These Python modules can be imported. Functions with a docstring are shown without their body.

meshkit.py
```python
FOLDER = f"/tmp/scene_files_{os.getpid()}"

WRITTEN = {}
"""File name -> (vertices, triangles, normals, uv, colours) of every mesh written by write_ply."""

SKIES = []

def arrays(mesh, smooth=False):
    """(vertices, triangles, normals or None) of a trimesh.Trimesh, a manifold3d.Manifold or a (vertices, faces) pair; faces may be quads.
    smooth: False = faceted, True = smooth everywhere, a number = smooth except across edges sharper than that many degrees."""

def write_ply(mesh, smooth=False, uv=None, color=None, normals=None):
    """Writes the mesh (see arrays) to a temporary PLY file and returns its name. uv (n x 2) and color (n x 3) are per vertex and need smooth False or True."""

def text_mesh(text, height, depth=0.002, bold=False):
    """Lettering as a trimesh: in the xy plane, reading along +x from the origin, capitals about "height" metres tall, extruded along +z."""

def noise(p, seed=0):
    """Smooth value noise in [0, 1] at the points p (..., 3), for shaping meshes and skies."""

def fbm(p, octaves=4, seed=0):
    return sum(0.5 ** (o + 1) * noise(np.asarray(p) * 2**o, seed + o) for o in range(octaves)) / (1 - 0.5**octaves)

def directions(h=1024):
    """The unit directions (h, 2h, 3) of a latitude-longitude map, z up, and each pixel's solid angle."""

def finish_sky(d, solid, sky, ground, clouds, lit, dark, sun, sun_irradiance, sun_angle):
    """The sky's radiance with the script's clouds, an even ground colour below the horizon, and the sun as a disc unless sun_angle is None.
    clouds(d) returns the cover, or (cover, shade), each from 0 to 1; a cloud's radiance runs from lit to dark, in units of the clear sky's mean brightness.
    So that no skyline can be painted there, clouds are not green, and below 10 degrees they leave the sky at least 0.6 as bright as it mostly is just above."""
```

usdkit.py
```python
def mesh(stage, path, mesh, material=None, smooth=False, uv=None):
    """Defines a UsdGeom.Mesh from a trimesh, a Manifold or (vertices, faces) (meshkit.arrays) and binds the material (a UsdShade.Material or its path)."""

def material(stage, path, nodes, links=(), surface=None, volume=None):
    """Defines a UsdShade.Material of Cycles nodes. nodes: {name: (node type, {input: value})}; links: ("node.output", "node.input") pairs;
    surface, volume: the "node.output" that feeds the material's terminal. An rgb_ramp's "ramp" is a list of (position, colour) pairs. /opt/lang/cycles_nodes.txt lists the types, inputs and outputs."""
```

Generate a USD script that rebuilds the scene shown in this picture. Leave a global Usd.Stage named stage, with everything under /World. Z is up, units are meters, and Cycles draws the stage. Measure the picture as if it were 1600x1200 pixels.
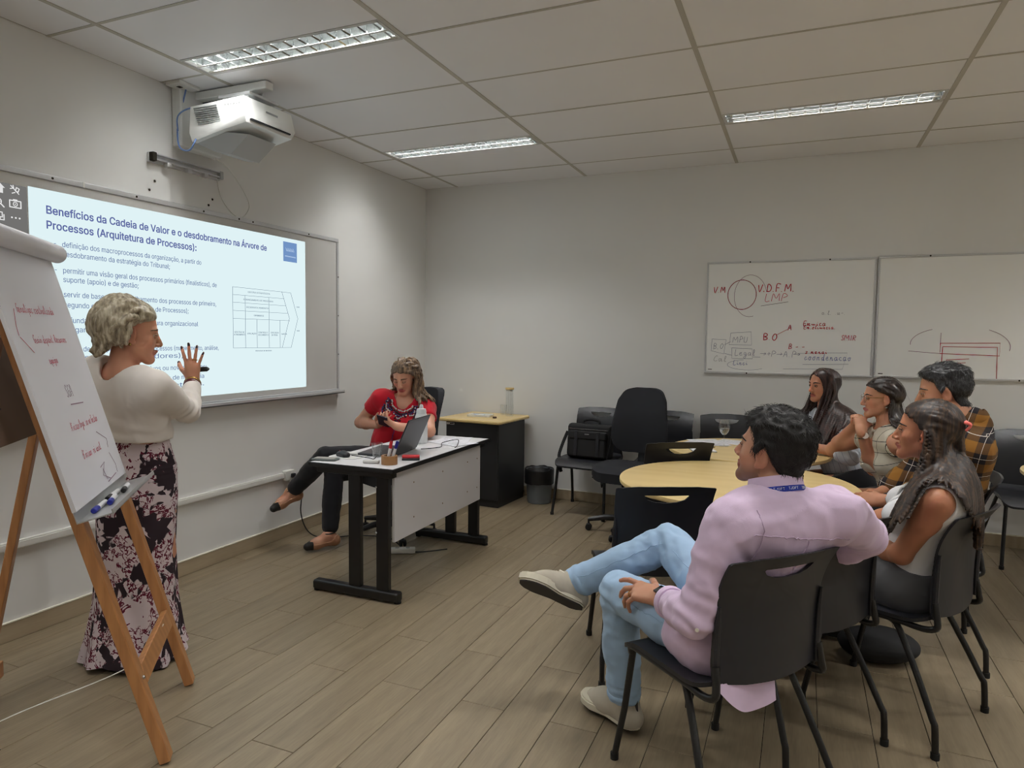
import math, random
import numpy as np, trimesh, manifold3d as m3, shapely.geometry as sg, shapely.affinity as sa
from scipy.spatial import cKDTree
from pxr import Usd, UsdGeom, UsdLux, UsdShade, Gf, Sdf, Vt
import usdkit, meshkit

stage = Usd.Stage.CreateInMemory()
UsdGeom.SetStageUpAxis(stage, UsdGeom.Tokens.z)
UsdGeom.SetStageMetersPerUnit(stage, 1.0)
UsdGeom.Xform.Define(stage, '/World')
rng = np.random.default_rng(7)
random.seed(7)
A = np.array

# ------------------------------------------------------------------ camera, light, exposure
EXPOSURE = 0.14
LAMP_POWER = 100.0
cam = UsdGeom.Camera.Define(stage, '/World/camera')
cam.CreateHorizontalApertureAttr(36.0)
cam.CreateVerticalApertureAttr(27.0)
cam.CreateFocalLengthAttr(23.90)
cam.CreateExposureAttr(EXPOSURE)
cam.CreateClippingRangeAttr(Gf.Vec2f(0.05, 100))
RZ, RX, RY = 0.4018, -0.0665, -0.0115          # heading, pitch, roll of the hand-held phone
def rot(ax, a):
    c, s = math.cos(a), math.sin(a); i, j = {'x': (1, 2), 'y': (2, 0), 'z': (0, 1)}[ax]
    m = np.eye(3); m[i, i] = m[j, j] = c; m[i, j] = -s; m[j, i] = s
    return m
CM = rot('z', RZ) @ rot('x', RX) @ rot('y', RY)
CAM = A([3.3702, -5.7625, 1.4415])
mt = np.eye(4); mt[:3, 0] = CM[:, 0]; mt[:3, 1] = CM[:, 2]; mt[:3, 2] = -CM[:, 1]; mt[:3, 3] = CAM
cam.AddTransformOp().Set(Gf.Matrix4d(mt.T.tolist()))

CEIL = 2.858
ROOM_X, ROOM_Y = 7.15, -8.6
# lamps of the ceiling grid: (x centre, y centre, on)
LAMPS = [(0.965, -3.01, .62), (0.965, -1.155, .9), (3.465, -1.13, .3), (3.465, -3.01, .95), (5.965, -1.13, 1.5), (5.965, -3.01, 1.2), (0.965, -4.9, .8), (3.465, -4.9, .6), (5.965, -4.9, 1.2),
         (3.465, -6.9, 1), (5.965, -6.9, .8), (0.965, -6.9, .8)]
for k, (x, y, on) in enumerate(LAMPS):
    if not on: continue
    L = UsdLux.RectLight.Define(stage, f'/World/lamp_light_{k:03d}')
    L.CreateWidthAttr(1.12); L.CreateHeightAttr(0.13); L.CreateIntensityAttr(LAMP_POWER * on); L.CreateNormalizeAttr(False)
    L.CreateColorAttr(Gf.Vec3f(1.0, 0.985, 0.965))
    L.AddTranslateOp().Set(Gf.Vec3d(x, y, CEIL + 0.045))

# ------------------------------------------------------------------ materials
def lin(c):
    c = np.asarray(c, float) / 255.0
    return tuple(np.where(c <= 0.04045, c / 12.92, ((c + 0.055) / 1.055) ** 2.4))
MATS = {}
def mat(name, rgb=None, rough=0.5, metal=0.0, spec=0.5, noise=None, bump=None, **kw):
    """Plain principled; noise=(scale, amount) varies the colour, bump=(scale, strength, distance) the relief."""
    if name in MATS: return MATS[name]
    c = lin(rgb)
    n = {'p': ('principled_bsdf', dict(base_color=c, roughness=rough, metallic=metal, specular_ior_level=spec, **kw))}
    l = []
    if noise or bump:
        n['tc'] = ('texture_coordinate', {})
    if noise:
        sc = noise[0] if np.ndim(noise[0]) else (noise[0],) * 3
        n['mp'] = ('mapping', dict(scale=tuple(map(float, sc))))
        n['nz'] = ('noise_texture', dict(scale=1.0, detail=4.0))
        n['rp'] = ('rgb_ramp', dict(ramp=[(0.25, tuple(v * (1 - noise[1]) for v in c)), (0.75, tuple(min(v * (1 + noise[1]), 1) for v in c))]))
        l += [('tc.object', 'mp.vector'), ('mp.vector', 'nz.vector'), ('nz.fac', 'rp.fac'), ('rp.color', 'p.base_color')]
    if bump:
        sc = bump[0] if np.ndim(bump[0]) else (bump[0],) * 3
        n['mb'] = ('mapping', dict(scale=tuple(map(float, sc))))
        n['nb'] = ('noise_texture', dict(scale=1.0, detail=3.0))
        n['bm'] = ('bump', dict(strength=float(bump[1]), distance=float(bump[2])))
        l += [('tc.object', 'mb.vector'), ('mb.vector', 'nb.vector'), ('nb.fac', 'bm.height'), ('bm.normal', 'p.normal')]
    MATS[name] = usdkit.material(stage, f'/World/Looks/{name}', n, l, surface='p.BSDF')
    return MATS[name]
def emit(name, rgb, strength):
    MATS[name] = usdkit.material(stage, f'/World/Looks/{name}', {'e': ('emission', dict(color=lin(rgb), strength=float(strength)))}, [], surface='e.emission')
    return MATS[name]
def glass(name, tint=(252, 253, 253), rough=0.0):
    n = {'f': ('layer_weight', dict(blend=.22)), 'q': ('math', dict(math_type='multiply_add', value2=.55, value3=.04)), 't': ('transparent_bsdf', dict(color=lin(tint))), 'g': ('glossy_bsdf', dict(color=(1, 1, 1), roughness=rough + .03)), 'm': ('mix_closure', {})}
    MATS[name] = usdkit.material(stage, f'/World/Looks/{name}', n, [('f.facing', 'q.value1'), ('q.value', 'm.fac'), ('t.BSDF', 'm.closure1'), ('g.BSDF', 'm.closure2')], surface='m.closure')
    return MATS[name]
def cd_mat(name, rough=.5, spec=.4, sss=0.0, bump=None, **kw):
    """Reads the mesh's own colour primvar (skin tone, lips, nails, iris)."""
    n = {'a': ('attribute', dict(attribute='Cd')), 'p': ('principled_bsdf', dict(roughness=rough, specular_ior_level=spec, subsurface_weight=sss, subsurface_scale=.004, **kw))}
    l = [('a.color', 'p.base_color')]
    if bump:
        n['tc'] = ('texture_coordinate', {}); n['nb'] = ('noise_texture', dict(scale=float(bump[0]), detail=3.0)); n['bm'] = ('bump', dict(strength=float(bump[1]), distance=float(bump[2])))
        l += [('tc.object', 'nb.vector'), ('nb.fac', 'bm.height'), ('bm.normal', 'p.normal')]
    MATS[name] = usdkit.material(stage, f'/World/Looks/{name}', n, l, surface='p.BSDF')
    return MATS[name]
def wood(name, light, dark, axis='y', scale=1.0, rough=.45, spec=.4, ring=6.0, vary=.12, wv=.30):
    """Long grain along an axis, streaked; each piece shifts its own grain and tone by object_info.random."""
    st = {'x': (.9, 9, 9), 'y': (9, .9, 9), 'z': (9, 9, .9)}[axis]
    n = {'tc': ('geometry', {}), 'oi': ('object_info', {}), 'off': ('combine_xyz', {}), 'mu': ('math', dict(math_type='multiply', value2=37.0)), 'ad': ('vector_math', dict(math_type='add')),
         'mp': ('mapping', dict(scale=tuple(v * scale for v in st))),
         'n1': ('noise_texture', dict(scale=1.6, detail=6.0, roughness=.62, distortion=.7)),
         'n2': ('noise_texture', dict(scale=9.0, detail=4.0, roughness=.6)),
         'w': ('wave_texture', dict(wave_type='bands', bands_direction='x' if axis != 'x' else 'y', scale=ring / 12, distortion=9.0, detail=3.0, detail_scale=.6)),
         'm1': ('mix_float', dict(fac=wv)), 'm2': ('mix_float', dict(fac=.35)),
         'rp': ('rgb_ramp', dict(ramp=[(.22, lin(dark)), (.5, tuple((A(lin(dark)) + A(lin(light))) / 2)), (.78, lin(light))])),
         'mr': ('map_range', dict(from_min=0.0, from_max=1.0, to_min=1 - vary, to_max=1 + vary)),
         'mc': ('vector_math', dict(math_type='scale')),
         'bm': ('bump', dict(strength=.12, distance=.002)),
         'p': ('principled_bsdf', dict(roughness=rough, specular_ior_level=spec))}
    l = [('oi.random', 'mu.value1'), ('mu.value', 'off.x'), ('mu.value', 'off.y'), ('mu.value', 'off.z'), ('tc.position', 'ad.vector1'), ('off.vector', 'ad.vector2'), ('ad.vector', 'mp.vector'),
         ('mp.vector', 'n1.vector'), ('mp.vector', 'n2.vector'), ('mp.vector', 'w.vector'), ('n1.fac', 'm1.a'), ('w.fac', 'm1.b'), ('m1.result', 'm2.a'), ('n2.fac', 'm2.b'),
         ('m2.result', 'rp.fac'), ('oi.random', 'mr.value'), ('rp.color', 'mc.vector1'), ('mr.result', 'mc.scale'), ('mc.vector', 'p.base_color'), ('m2.result', 'bm.height'), ('bm.normal', 'p.normal')]
    MATS[name] = usdkit.material(stage, f'/World/Looks/{name}', n, l, surface='p.BSDF')
    return MATS[name]

# ------------------------------------------------------------------ stage helpers
USED, LOC = {}, {}
def numbered(parent, name):
    k = USED.get((parent, name), -1) + 1
    USED[(parent, name)] = k
    return name if k == 0 else f'{name}_{k:03d}'
def tag(prim, label=None, cat=None, group=None, kind=None):
    for k, v in (('label', label), ('category', cat), ('group', group), ('kind', kind)):
        if v: prim.SetCustomDataByKey(k, v)
def thing(name, label, cat, loc=(0, 0, 0), rz=0.0, group=None, kind=None):
    p = '/World/' + numbered('/World', name)
    x = UsdGeom.Xform.Define(stage, p)
    x.AddTranslateOp().Set(Gf.Vec3d(*map(float, loc)))
    if rz: x.AddRotateZOp().Set(math.degrees(rz))
    tag(x.GetPrim(), label, cat, group, kind)
    LOC[p] = A(loc, float)
    return p
def part(parent, name, mesh, material, smooth=30, world=False, label=None, cd=None, kind=None):
    """One mesh under a thing or a part. world=True: the vertices are in room coordinates."""
    if world:
        root = '/'.join(parent.split('/')[:3]); off = LOC[root]
        if hasattr(mesh, 'to_mesh') or isinstance(mesh, tuple): v, f, _ = meshkit.arrays(mesh); mesh = trimesh.Trimesh(v, f, process=False)
        else: mesh = mesh.copy()
        mesh.vertices = mesh.vertices - off
    p = parent + '/' + numbered(parent, name)
    g = usdkit.mesh(stage, p, mesh, material, smooth=smooth)
    if cd is not None:
        UsdGeom.PrimvarsAPI(g).CreatePrimvar('Cd', Sdf.ValueTypeNames.Color3fArray, 'vertex').Set(Vt.Vec3fArray.FromNumpy(np.asarray(cd, np.float32)))
    tag(g.GetPrim(), label, kind=kind)
    return p
def solo(name, mesh, material, label, cat, smooth=30, group=None, kind=None):
    """A thing that is one mesh (room coordinates)."""
    p = '/World/' + numbered('/World', name)
    g = usdkit.mesh(stage, p, mesh, material, smooth=smooth)
    tag(g.GetPrim(), label, cat, group, kind)
    return p
def dup(src, loc, rz=0.0, label=None, group=None):
    s = stage.GetPrimAtPath(src); was = s.GetCustomData(); name = src.split('/')[-1]
    p = thing(name, label or was.get('label'), was.get('category'), loc, rz, group or was.get('group'))
    pr = stage.GetPrimAtPath(p); pr.GetReferences().AddInternalReference(src); pr.SetInstanceable(True)
    return p
def curves(parent, name, pts, widths, material, off):
    """Hair strands as slender three-sided tapering tubes, one mesh: list of point arrays in room coordinates."""
    V, F, b = [], [], 0
    for P, w in zip(pts, widths):
        n = len(P); T = np.gradient(P, axis=0); T /= np.maximum(np.linalg.norm(T, axis=1, keepdims=True), 1e-9)
        u = np.cross(T, A([.36, .48, .8])); u /= np.maximum(np.linalg.norm(u, axis=1, keepdims=True), 1e-9); v = np.cross(T, u); r = w[:, None] * .5
        V.append(np.stack([P + r * u, P + r * (-.5 * u + .866 * v), P + r * (-.5 * u - .866 * v)], 1).reshape(-1, 3))
        i = b + 3 * np.arange(n - 1)[:, None]
        for k in range(3):
            k2 = (k + 1) % 3; F.append(np.concatenate([np.c_[i + k, i + k2, i + 3 + k2], np.c_[i + k, i + 3 + k2, i + 3 + k]]))
        b += 3 * n
    return part(parent, name, trimesh.Trimesh(np.concatenate(V) - off, np.concatenate(F), process=False), material, smooth=True, kind='stuff')

# ------------------------------------------------------------------ mesh helpers
cat = trimesh.util.concatenate
def box(x0, x1, y0, y1, z0, z1, r=0.0):
    lo, hi = A([min(x0, x1), min(y0, y1), min(z0, z1)], float), A([max(x0, x1), max(y0, y1), max(z0, z1)], float)
    if r <= 0:
        b = trimesh.creation.box(hi - lo); b.apply_translation((lo + hi) / 2); return b
    r = min(r, .45 * (hi - lo).min())
    pts = []
    for sx in (0, 1):
        for sy in (0, 1):
            for sz in (0, 1):
                c = A([(lo, hi)[sx][0], (lo, hi)[sy][1], (lo, hi)[sz][2]]); s = A([1 - 2 * sx, 1 - 2 * sy, 1 - 2 * sz]) * r
                for a in ((0, 1, 1), (1, 0, 1), (1, 1, 0), (.3, .3, 1), (.3, 1, .3), (1, .3, .3)): pts.append(c + s * A(a))
    return trimesh.convex.convex_hull(A(pts))
def xf(m, loc=(0, 0, 0), rz=0.0, rx=0.0, ry=0.0, R=None):
    m = m.copy(); t = np.eye(4); t[:3, :3] = R if R is not None else rot('z', rz) @ rot('y', ry) @ rot('x', rx); t[:3, 3] = loc
    m.apply_transform(t); return m
def frame(d, up=(0, 0, 1)):
    """Columns: side, d, up'."""
    d = A(d, float) / np.linalg.norm(d); up = A(up, float)
    if abs(d @ up) > .98 * np.linalg.norm(up): up = A([1.0, 0, 0])
    s = np.cross(d, up); s /= np.linalg.norm(s)
    return np.stack([s, d, np.cross(s, d)], 1)
def smooth_path(pts, n=6, closed=False):
    P = A(pts, float); N = len(P); out = []
    for i in range(N if closed else N - 1):
        g = (lambda k: P[k % N]) if closed else (lambda k: P[min(max(k, 0), N - 1)])
        p0, p1, p2, p3 = g(i - 1), g(i), g(i + 1), g(i + 2)
        for t in np.arange(n) / n:
            out.append(.5 * (2 * p1 + (p2 - p0) * t + (2 * p0 - 5 * p1 + 4 * p2 - p3) * t * t + (3 * p1 - p0 - 3 * p2 + p3) * t ** 3))
    if not closed: out.append(P[-1])
    return A(out)
def tube(pts, r, n=8, closed=False, sx=1.0, up=None, caps=True):
    """Sweeps a round (or sx-flattened) section along pts; r may vary."""
    P = A(pts, float); N = len(P); r = np.broadcast_to(np.asarray(r, float), (N,))
    T = np.gradient(P, axis=0) if not closed else np.roll(P, -1, 0) - np.roll(P, 1, 0)
    T /= np.maximum(np.linalg.norm(T, axis=1, keepdims=True), 1e-12)
    u = A([0, 0, 1.0]) if up is None else A(up, float)
    if up is None and abs(T[0] @ u) > .9: u = A([1.0, 0, 0])
    V = []
    a = np.arange(n) * 2 * np.pi / n + np.pi / n
    for i in range(N):
        s = np.cross(T[i], u); s /= max(np.linalg.norm(s), 1e-9); w = np.cross(s, T[i])
        if up is None: u = w
        V.append(P[i] + r[i] * (np.cos(a)[:, None] * s * sx + np.sin(a)[:, None] * w))
    V = np.concatenate(V); F = []
    for i in range(N if closed else N - 1):
        j = (i + 1) % N; k = np.arange(n); k2 = (k + 1) % n
        F += [np.stack([i * n + k, i * n + k2, j * n + k2], 1), np.stack([i * n + k, j * n + k2, j * n + k], 1)]
    if not closed and caps:
        b = len(V); V = np.vstack([V, P[0], P[-1]]); k = np.arange(n); k2 = (k + 1) % n
        F += [np.stack([k2, k, np.full(n, b)], 1), np.stack([(N - 1) * n + k, (N - 1) * n + k2, np.full(n, b + 1)], 1)]
    return trimesh.Trimesh(V, np.concatenate(F)[:, ::-1], process=False)
def cyl(p0, p1, r, r1=None, n=20):
    p0, p1 = A(p0, float), A(p1, float)
    return tube([p0, p1], [r, r if r1 is None else r1], n)
def lathe(prof, n=32, loc=(0, 0, 0)):
    """(r, z) profile turned about z."""
    p = A(prof, float); a = np.arange(n) * 2 * np.pi / n
    V = np.stack([p[:, 0, None] * np.cos(a), p[:, 0, None] * np.sin(a), np.repeat(p[:, 1, None], n, 1)], -1).reshape(-1, 3)
    F = []
    for i in range(len(p) - 1):
        k = np.arange(n); k2 = (k + 1) % n
        F += [np.stack([i * n + k, i * n + k2, (i + 1) * n + k2], 1), np.stack([i * n + k, (i + 1) * n + k2, (i + 1) * n + k], 1)]
    return trimesh.Trimesh(V + A(loc), np.concatenate(F), process=False)
def prism(poly, h, z=0.0):
    if not isinstance(poly, (sg.Polygon, sg.MultiPolygon)): poly = sg.Polygon(poly)
    m = cat([trimesh.creation.extrude_polygon(g, h, engine='earcut') for g in getattr(poly, 'geoms', [poly])])
    m.apply_translation((0, 0, z)); return m
def rrect(w, h, r, cx=0, cy=0):
    return sg.box(cx - w / 2 + r, cy - h / 2 + r, cx + w / 2 - r, cy + h / 2 - r).buffer(r, 6)
def pill(poly, h, b=.003, z=0.0):
    """Prism with chamfered top and bottom rims."""
    V = cat([prism(poly.buffer(-b), h, z), prism(poly, h - 2 * b, z + b)]); return trimesh.convex.convex_hull(V.vertices) if poly.convex_hull.area < poly.area * 1.001 else V
def sphere(c, r, sub=2, scale=(1, 1, 1)):
    s = trimesh.creation.icosphere(sub, 1.0); s.apply_scale(A(scale) * r); s.apply_translation(c); return s
def warp(poly, h, edge, fn):
    """A prism cut into small triangles and bent by fn."""
    v, f = [], []
    ps = m3.CrossSection([np.asarray(r.coords)[:-1] for g in getattr(poly, 'geoms', [poly]) for r in (g.exterior, *g.interiors)], m3.FillRule.EvenOdd)
    m = m3.Manifold.extrude(ps, h).refine_to_length(edge)
    me = m.to_mesh(); return trimesh.Trimesh(fn(A(me.vert_properties[:, :3], float)), A(me.tri_verts), process=False)
# ------------------------------------------------------------------ the room
M_wall = mat('wall_paint', (226, 226, 224), rough=.62, spec=.35, noise=(1.2, .02), bump=(90, .05, .003))
M_ceil = mat('ceiling_tile', (238, 238, 240), rough=.5, spec=.3, noise=(2.0, .015))
M_grid = mat('grid_metal', (186, 182, 172), rough=.5, spec=.4)
M_dark = mat('dark_gap', (52, 48, 42), rough=.9, spec=.1)
M_floor = wood('oak_laminate', (152, 137, 112), (108, 95, 75), axis='y', scale=1.3, rough=.36, spec=.45, ring=4, vary=.05, wv=.12)
M_base = wood('baseboard_wood', (176, 160, 134), (150, 134, 108), axis='y', scale=1.0, rough=.5, vary=.02)
M_alu = mat('aluminium', (204, 205, 207), rough=.4, metal=.4, noise=((6, 6, 6), .06))
M_conduit = mat('white_plastic', (222, 221, 216), rough=.4)

def struct(name, mesh, m, smooth=False, label=None):
    p = '/World/' + numbered('/World', name); g = usdkit.mesh(stage, p, mesh, m, smooth=smooth); tag(g.GetPrim(), label, kind='structure'); return p
def sroot(name, label=None):
    p = '/World/' + numbered('/World', name); x = UsdGeom.Xform.Define(stage, p); tag(x.GetPrim(), label, kind='structure'); LOC[p] = np.zeros(3); return p
T = .12
struct('wall_left', box(-T, 0, ROOM_Y - T, T, 0, 3.1), M_wall, label='white painted left wall behind the projection')
struct('wall_back', box(0, ROOM_X, 0, T, 0, 3.1), M_wall, label='white painted back wall with two whiteboards')
struct('wall_right', box(ROOM_X, ROOM_X + T, ROOM_Y - T, T, 0, 3.1), M_wall, label='white painted right wall')
struct('wall_front', box(0, ROOM_X, ROOM_Y - T, ROOM_Y, 0, 3.1), M_wall, label='white painted wall behind the camera')
# floor: laminate planks laid along the left wall, staggered
fl = sroot('floor', 'grey-brown wood laminate plank floor')
part(fl, 'subfloor', box(0, ROOM_X, ROOM_Y, 0, -.05, -.0035), M_dark, smooth=False)
PW, PL, G = .1865, .945, .0011
far = []
x0 = .493 - 3 * PW; col = 0
while x0 < ROOM_X:
    a, b = max(x0, 0), min(x0 + PW, ROOM_X)
    if b - a > .01:
        k = round((x0 - .493) / PW); y = (-3.022 if k % 2 == 0 else -3.42) + PL * 5
        while y > ROOM_Y:
            c, d = max(y - PL, ROOM_Y), min(y, 0)
            if d - c > .01:
                z = rng.uniform(-.0002, .0)
                q = trimesh.convex.convex_hull(A([[u, v, w] for u, v, w in [(a + G, c + G, -.004), (b - G, c + G, -.004), (b - G, d - G, -.004), (a + G, d - G, -.004), (a + G, c + G, z - .001), (b - G, c + G, z - .001), (b - G, d - G, z - .001), (a + G, d - G, z - .001),
                     (a + 2 * G, c + 2 * G, z), (b - 2 * G, c + 2 * G, z), (b - 2 * G, d - 2 * G, z), (a + 2 * G, d - 2 * G, z)]]))
                if d < -4.7 or a > 5.3: far.append(q)
                else: part(fl, 'plank', q, M_floor, smooth=False)
            y -= PL
    x0 += PW
part(fl, 'outer_planks', cat(far), M_floor, smooth=False, kind='stuff')
struct('baseboard_left', box(0, .012, ROOM_Y, -.0, 0, .088, .003), M_base, label='beige wood baseboard along the left wall')
struct('baseboard_back', box(.012, ROOM_X, -.012, 0, 0, .088, .003), M_base, label='beige wood baseboard along the back wall')
struct('baseboard_right', box(ROOM_X - .012, ROOM_X, ROOM_Y, -.012, 0, .088, .003), M_base)
struct('trim_1', box(0, .014, ROOM_Y, 0, .0881, .0935), mat('baseboard_cap', (226, 220, 204), rough=.5), label='pale strip on top of the left baseboard')
struct('trim_2', box(.014, ROOM_X, -.014, 0, .0881, .0935), MATS['baseboard_cap'], label='pale strip on top of the back baseboard')
# suspended ceiling: 1.25 x 0.625 m panels in a grid of metal tees
GX0, GXS, GY0, GYS = .3412, 1.25, -.4248, -.6262
ce = sroot('ceiling', 'suspended ceiling of pale rectangular panels')
part(ce, 'slab', box(0, ROOM_X, ROOM_Y, 0, 3.05, 3.12), M_dark, smooth=False)
xs = [0.0] + [GX0 + GXS * i for i in range(6)] + [ROOM_X]; xs = [x for x in xs if x <= ROOM_X]
ys = [0.0] + [GY0 + GYS * j for j in range(14)]; ys = [y for y in ys if y > ROOM_Y + .05] + [ROOM_Y]
lampcells = {}
def grow(poly): return poly
holes = [sg.box(x - .605, y - .105, x + .605, y + .105) for x, y, _ in LAMPS]
g2 = .011
farc = []
for i in range(len(xs) - 1):
    for j in range(len(ys) - 1):
        c = sg.box(xs[i] + g2 * .55, ys[j + 1] + g2 * .55, xs[i + 1] - g2 * .55, ys[j] - g2 * .55)
        for h in holes: c = c.difference(h)
        if c.is_empty or c.area < .002: continue
        for g in getattr(c, 'geoms', [c]):
            if g.area < .002: continue
            bb = g.bounds
            z = CEIL - .001 + rng.uniform(-.0012, .0012)
            q = cat([prism(g, .012, z + .0015), prism(g.buffer(-.003), .002, z)])
            (farc.append(q) if ys[j] < -4.0 or xs[i] > 5.2 else part(ce, 'panel', q, M_ceil, smooth=False))
part(ce, 'outer_panels', cat(farc), M_ceil, smooth=False, kind='stuff')
def tee(x0, x1, y0, y1): return cat([box(x0, x1, y0, y1, CEIL + .004, CEIL + .008)])
for x in xs[1:-1]:
    part(ce, 'main_tee', box(x - .0125, x + .0125, ROOM_Y, 0, CEIL - .004, CEIL + .002, .001), M_grid, smooth=False)
for y in ys[1:-1]:
    part(ce, 'cross_tee', box(0, ROOM_X, y - .008, y + .008, CEIL - .0022, CEIL + .003), M_grid, smooth=False)
part(ce, 'wall_angle', cat([box(0, .018, ROOM_Y, 0, CEIL + .0005, CEIL + .003), box(0, ROOM_X, -.018, 0, CEIL + .0005, CEIL + .003)]), M_grid, smooth=False)

# recessed double louvre lamps
M_mirror = mat('louvre_mirror', (226, 230, 230), rough=.13, metal=1.0)
M_tin = mat('lamp_tin', (200, 200, 198), rough=.45, spec=.5)
def lamp(name, label, x, y):
    t = thing(name, label, 'ceiling light', (x, y, CEIL))
    w, l = .10, .605
    part(t, 'housing', cat([box(-l, l, -w, -w + .004, 0, .09), box(-l, l, w - .004, w, 0, .09), box(-l, -l + .004, -w, w, 0, .09), box(l - .004, l, -w, w, 0, .09), box(-l, l, -w, w, .088, .092)]), M_tin, smooth=False)
    part(t, 'frame', cat([box(-l, l, -w - .006, -w + .012, -.003, .001), box(-l, l, w - .012, w + .006, -.003, .001), box(-l - .004, -l + .012, -w, w, -.003, .001), box(l - .012, l + .004, -w, w, -.003, .001), box(-l, l, -.006, .006, -.001, .02)]), M_tin, smooth=False)
    for s in (-1, 1):
        cy = s * .046
        for q in (-1, 1):                                            # parabolic side reflectors of each channel
            prof = [(cy + q * (.040 - .016 * u ** 2), .001 + .045 * u) for u in np.linspace(0, 1, 6)]
            V = A([[xx, a, b] for a, b in prof for xx in (-l + .012, l - .012)]); F = [[2 * k, 2 * k + 1, 2 * k + 3] for k in range(5)] + [[2 * k, 2 * k + 3, 2 * k + 2] for k in range(5)]
            V2 = V + A([0, q * .0012, 0]); m = trimesh.Trimesh(np.vstack([V, V2]), F + [[c + 12, b + 12, a + 12] for a, b, c in F], process=False)
            part(t, 'reflector', m, M_mirror, smooth=True)
        for k in range(14):                                          # cross blades, thin at the foot and thick at the top
            bx = -l + .045 + k * (2 * l - .09) / 13
            pts = [(bx - .0075, .004), (bx - .0025, .042), (bx + .0025, .042), (bx + .0075, .004), (bx, .0005)]
            a0 = [(u, cy - .036 + (.012 if z > .03 else 0), z) for u, z in pts]; a1 = [(u, cy + .036 - (.012 if z > .03 else 0), z) for u, z in pts]
            part(t, 'blade', trimesh.convex.convex_hull(A(a0 + a1)), M_mirror, smooth=False)
    return t
lm = lamp('ceiling_lamp', 'bright double louvre ceiling lamp nearest the projector', *LAMPS[0][:2])
LL = {1: 'louvre ceiling lamp over the desk near the room corner', 2: 'louvre ceiling lamp above the right whiteboards', 3: 'louvre ceiling lamp over the round tables', 4: 'louvre ceiling lamp in the far right corner', 5: 'louvre ceiling lamp on the right, second row',
      6: 'louvre ceiling lamp above the easel side, third row', 7: 'louvre ceiling lamp above the camera', 8: 'louvre ceiling lamp on the right, third row', 9: 'louvre ceiling lamp in the middle of the last row', 10: 'louvre ceiling lamp on the right of the last row', 11: 'louvre ceiling lamp on the left of the last row'}
for k in range(1, len(LAMPS)): dup(lm, (LAMPS[k][0], LAMPS[k][1], CEIL), 0, LL[k])
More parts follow.
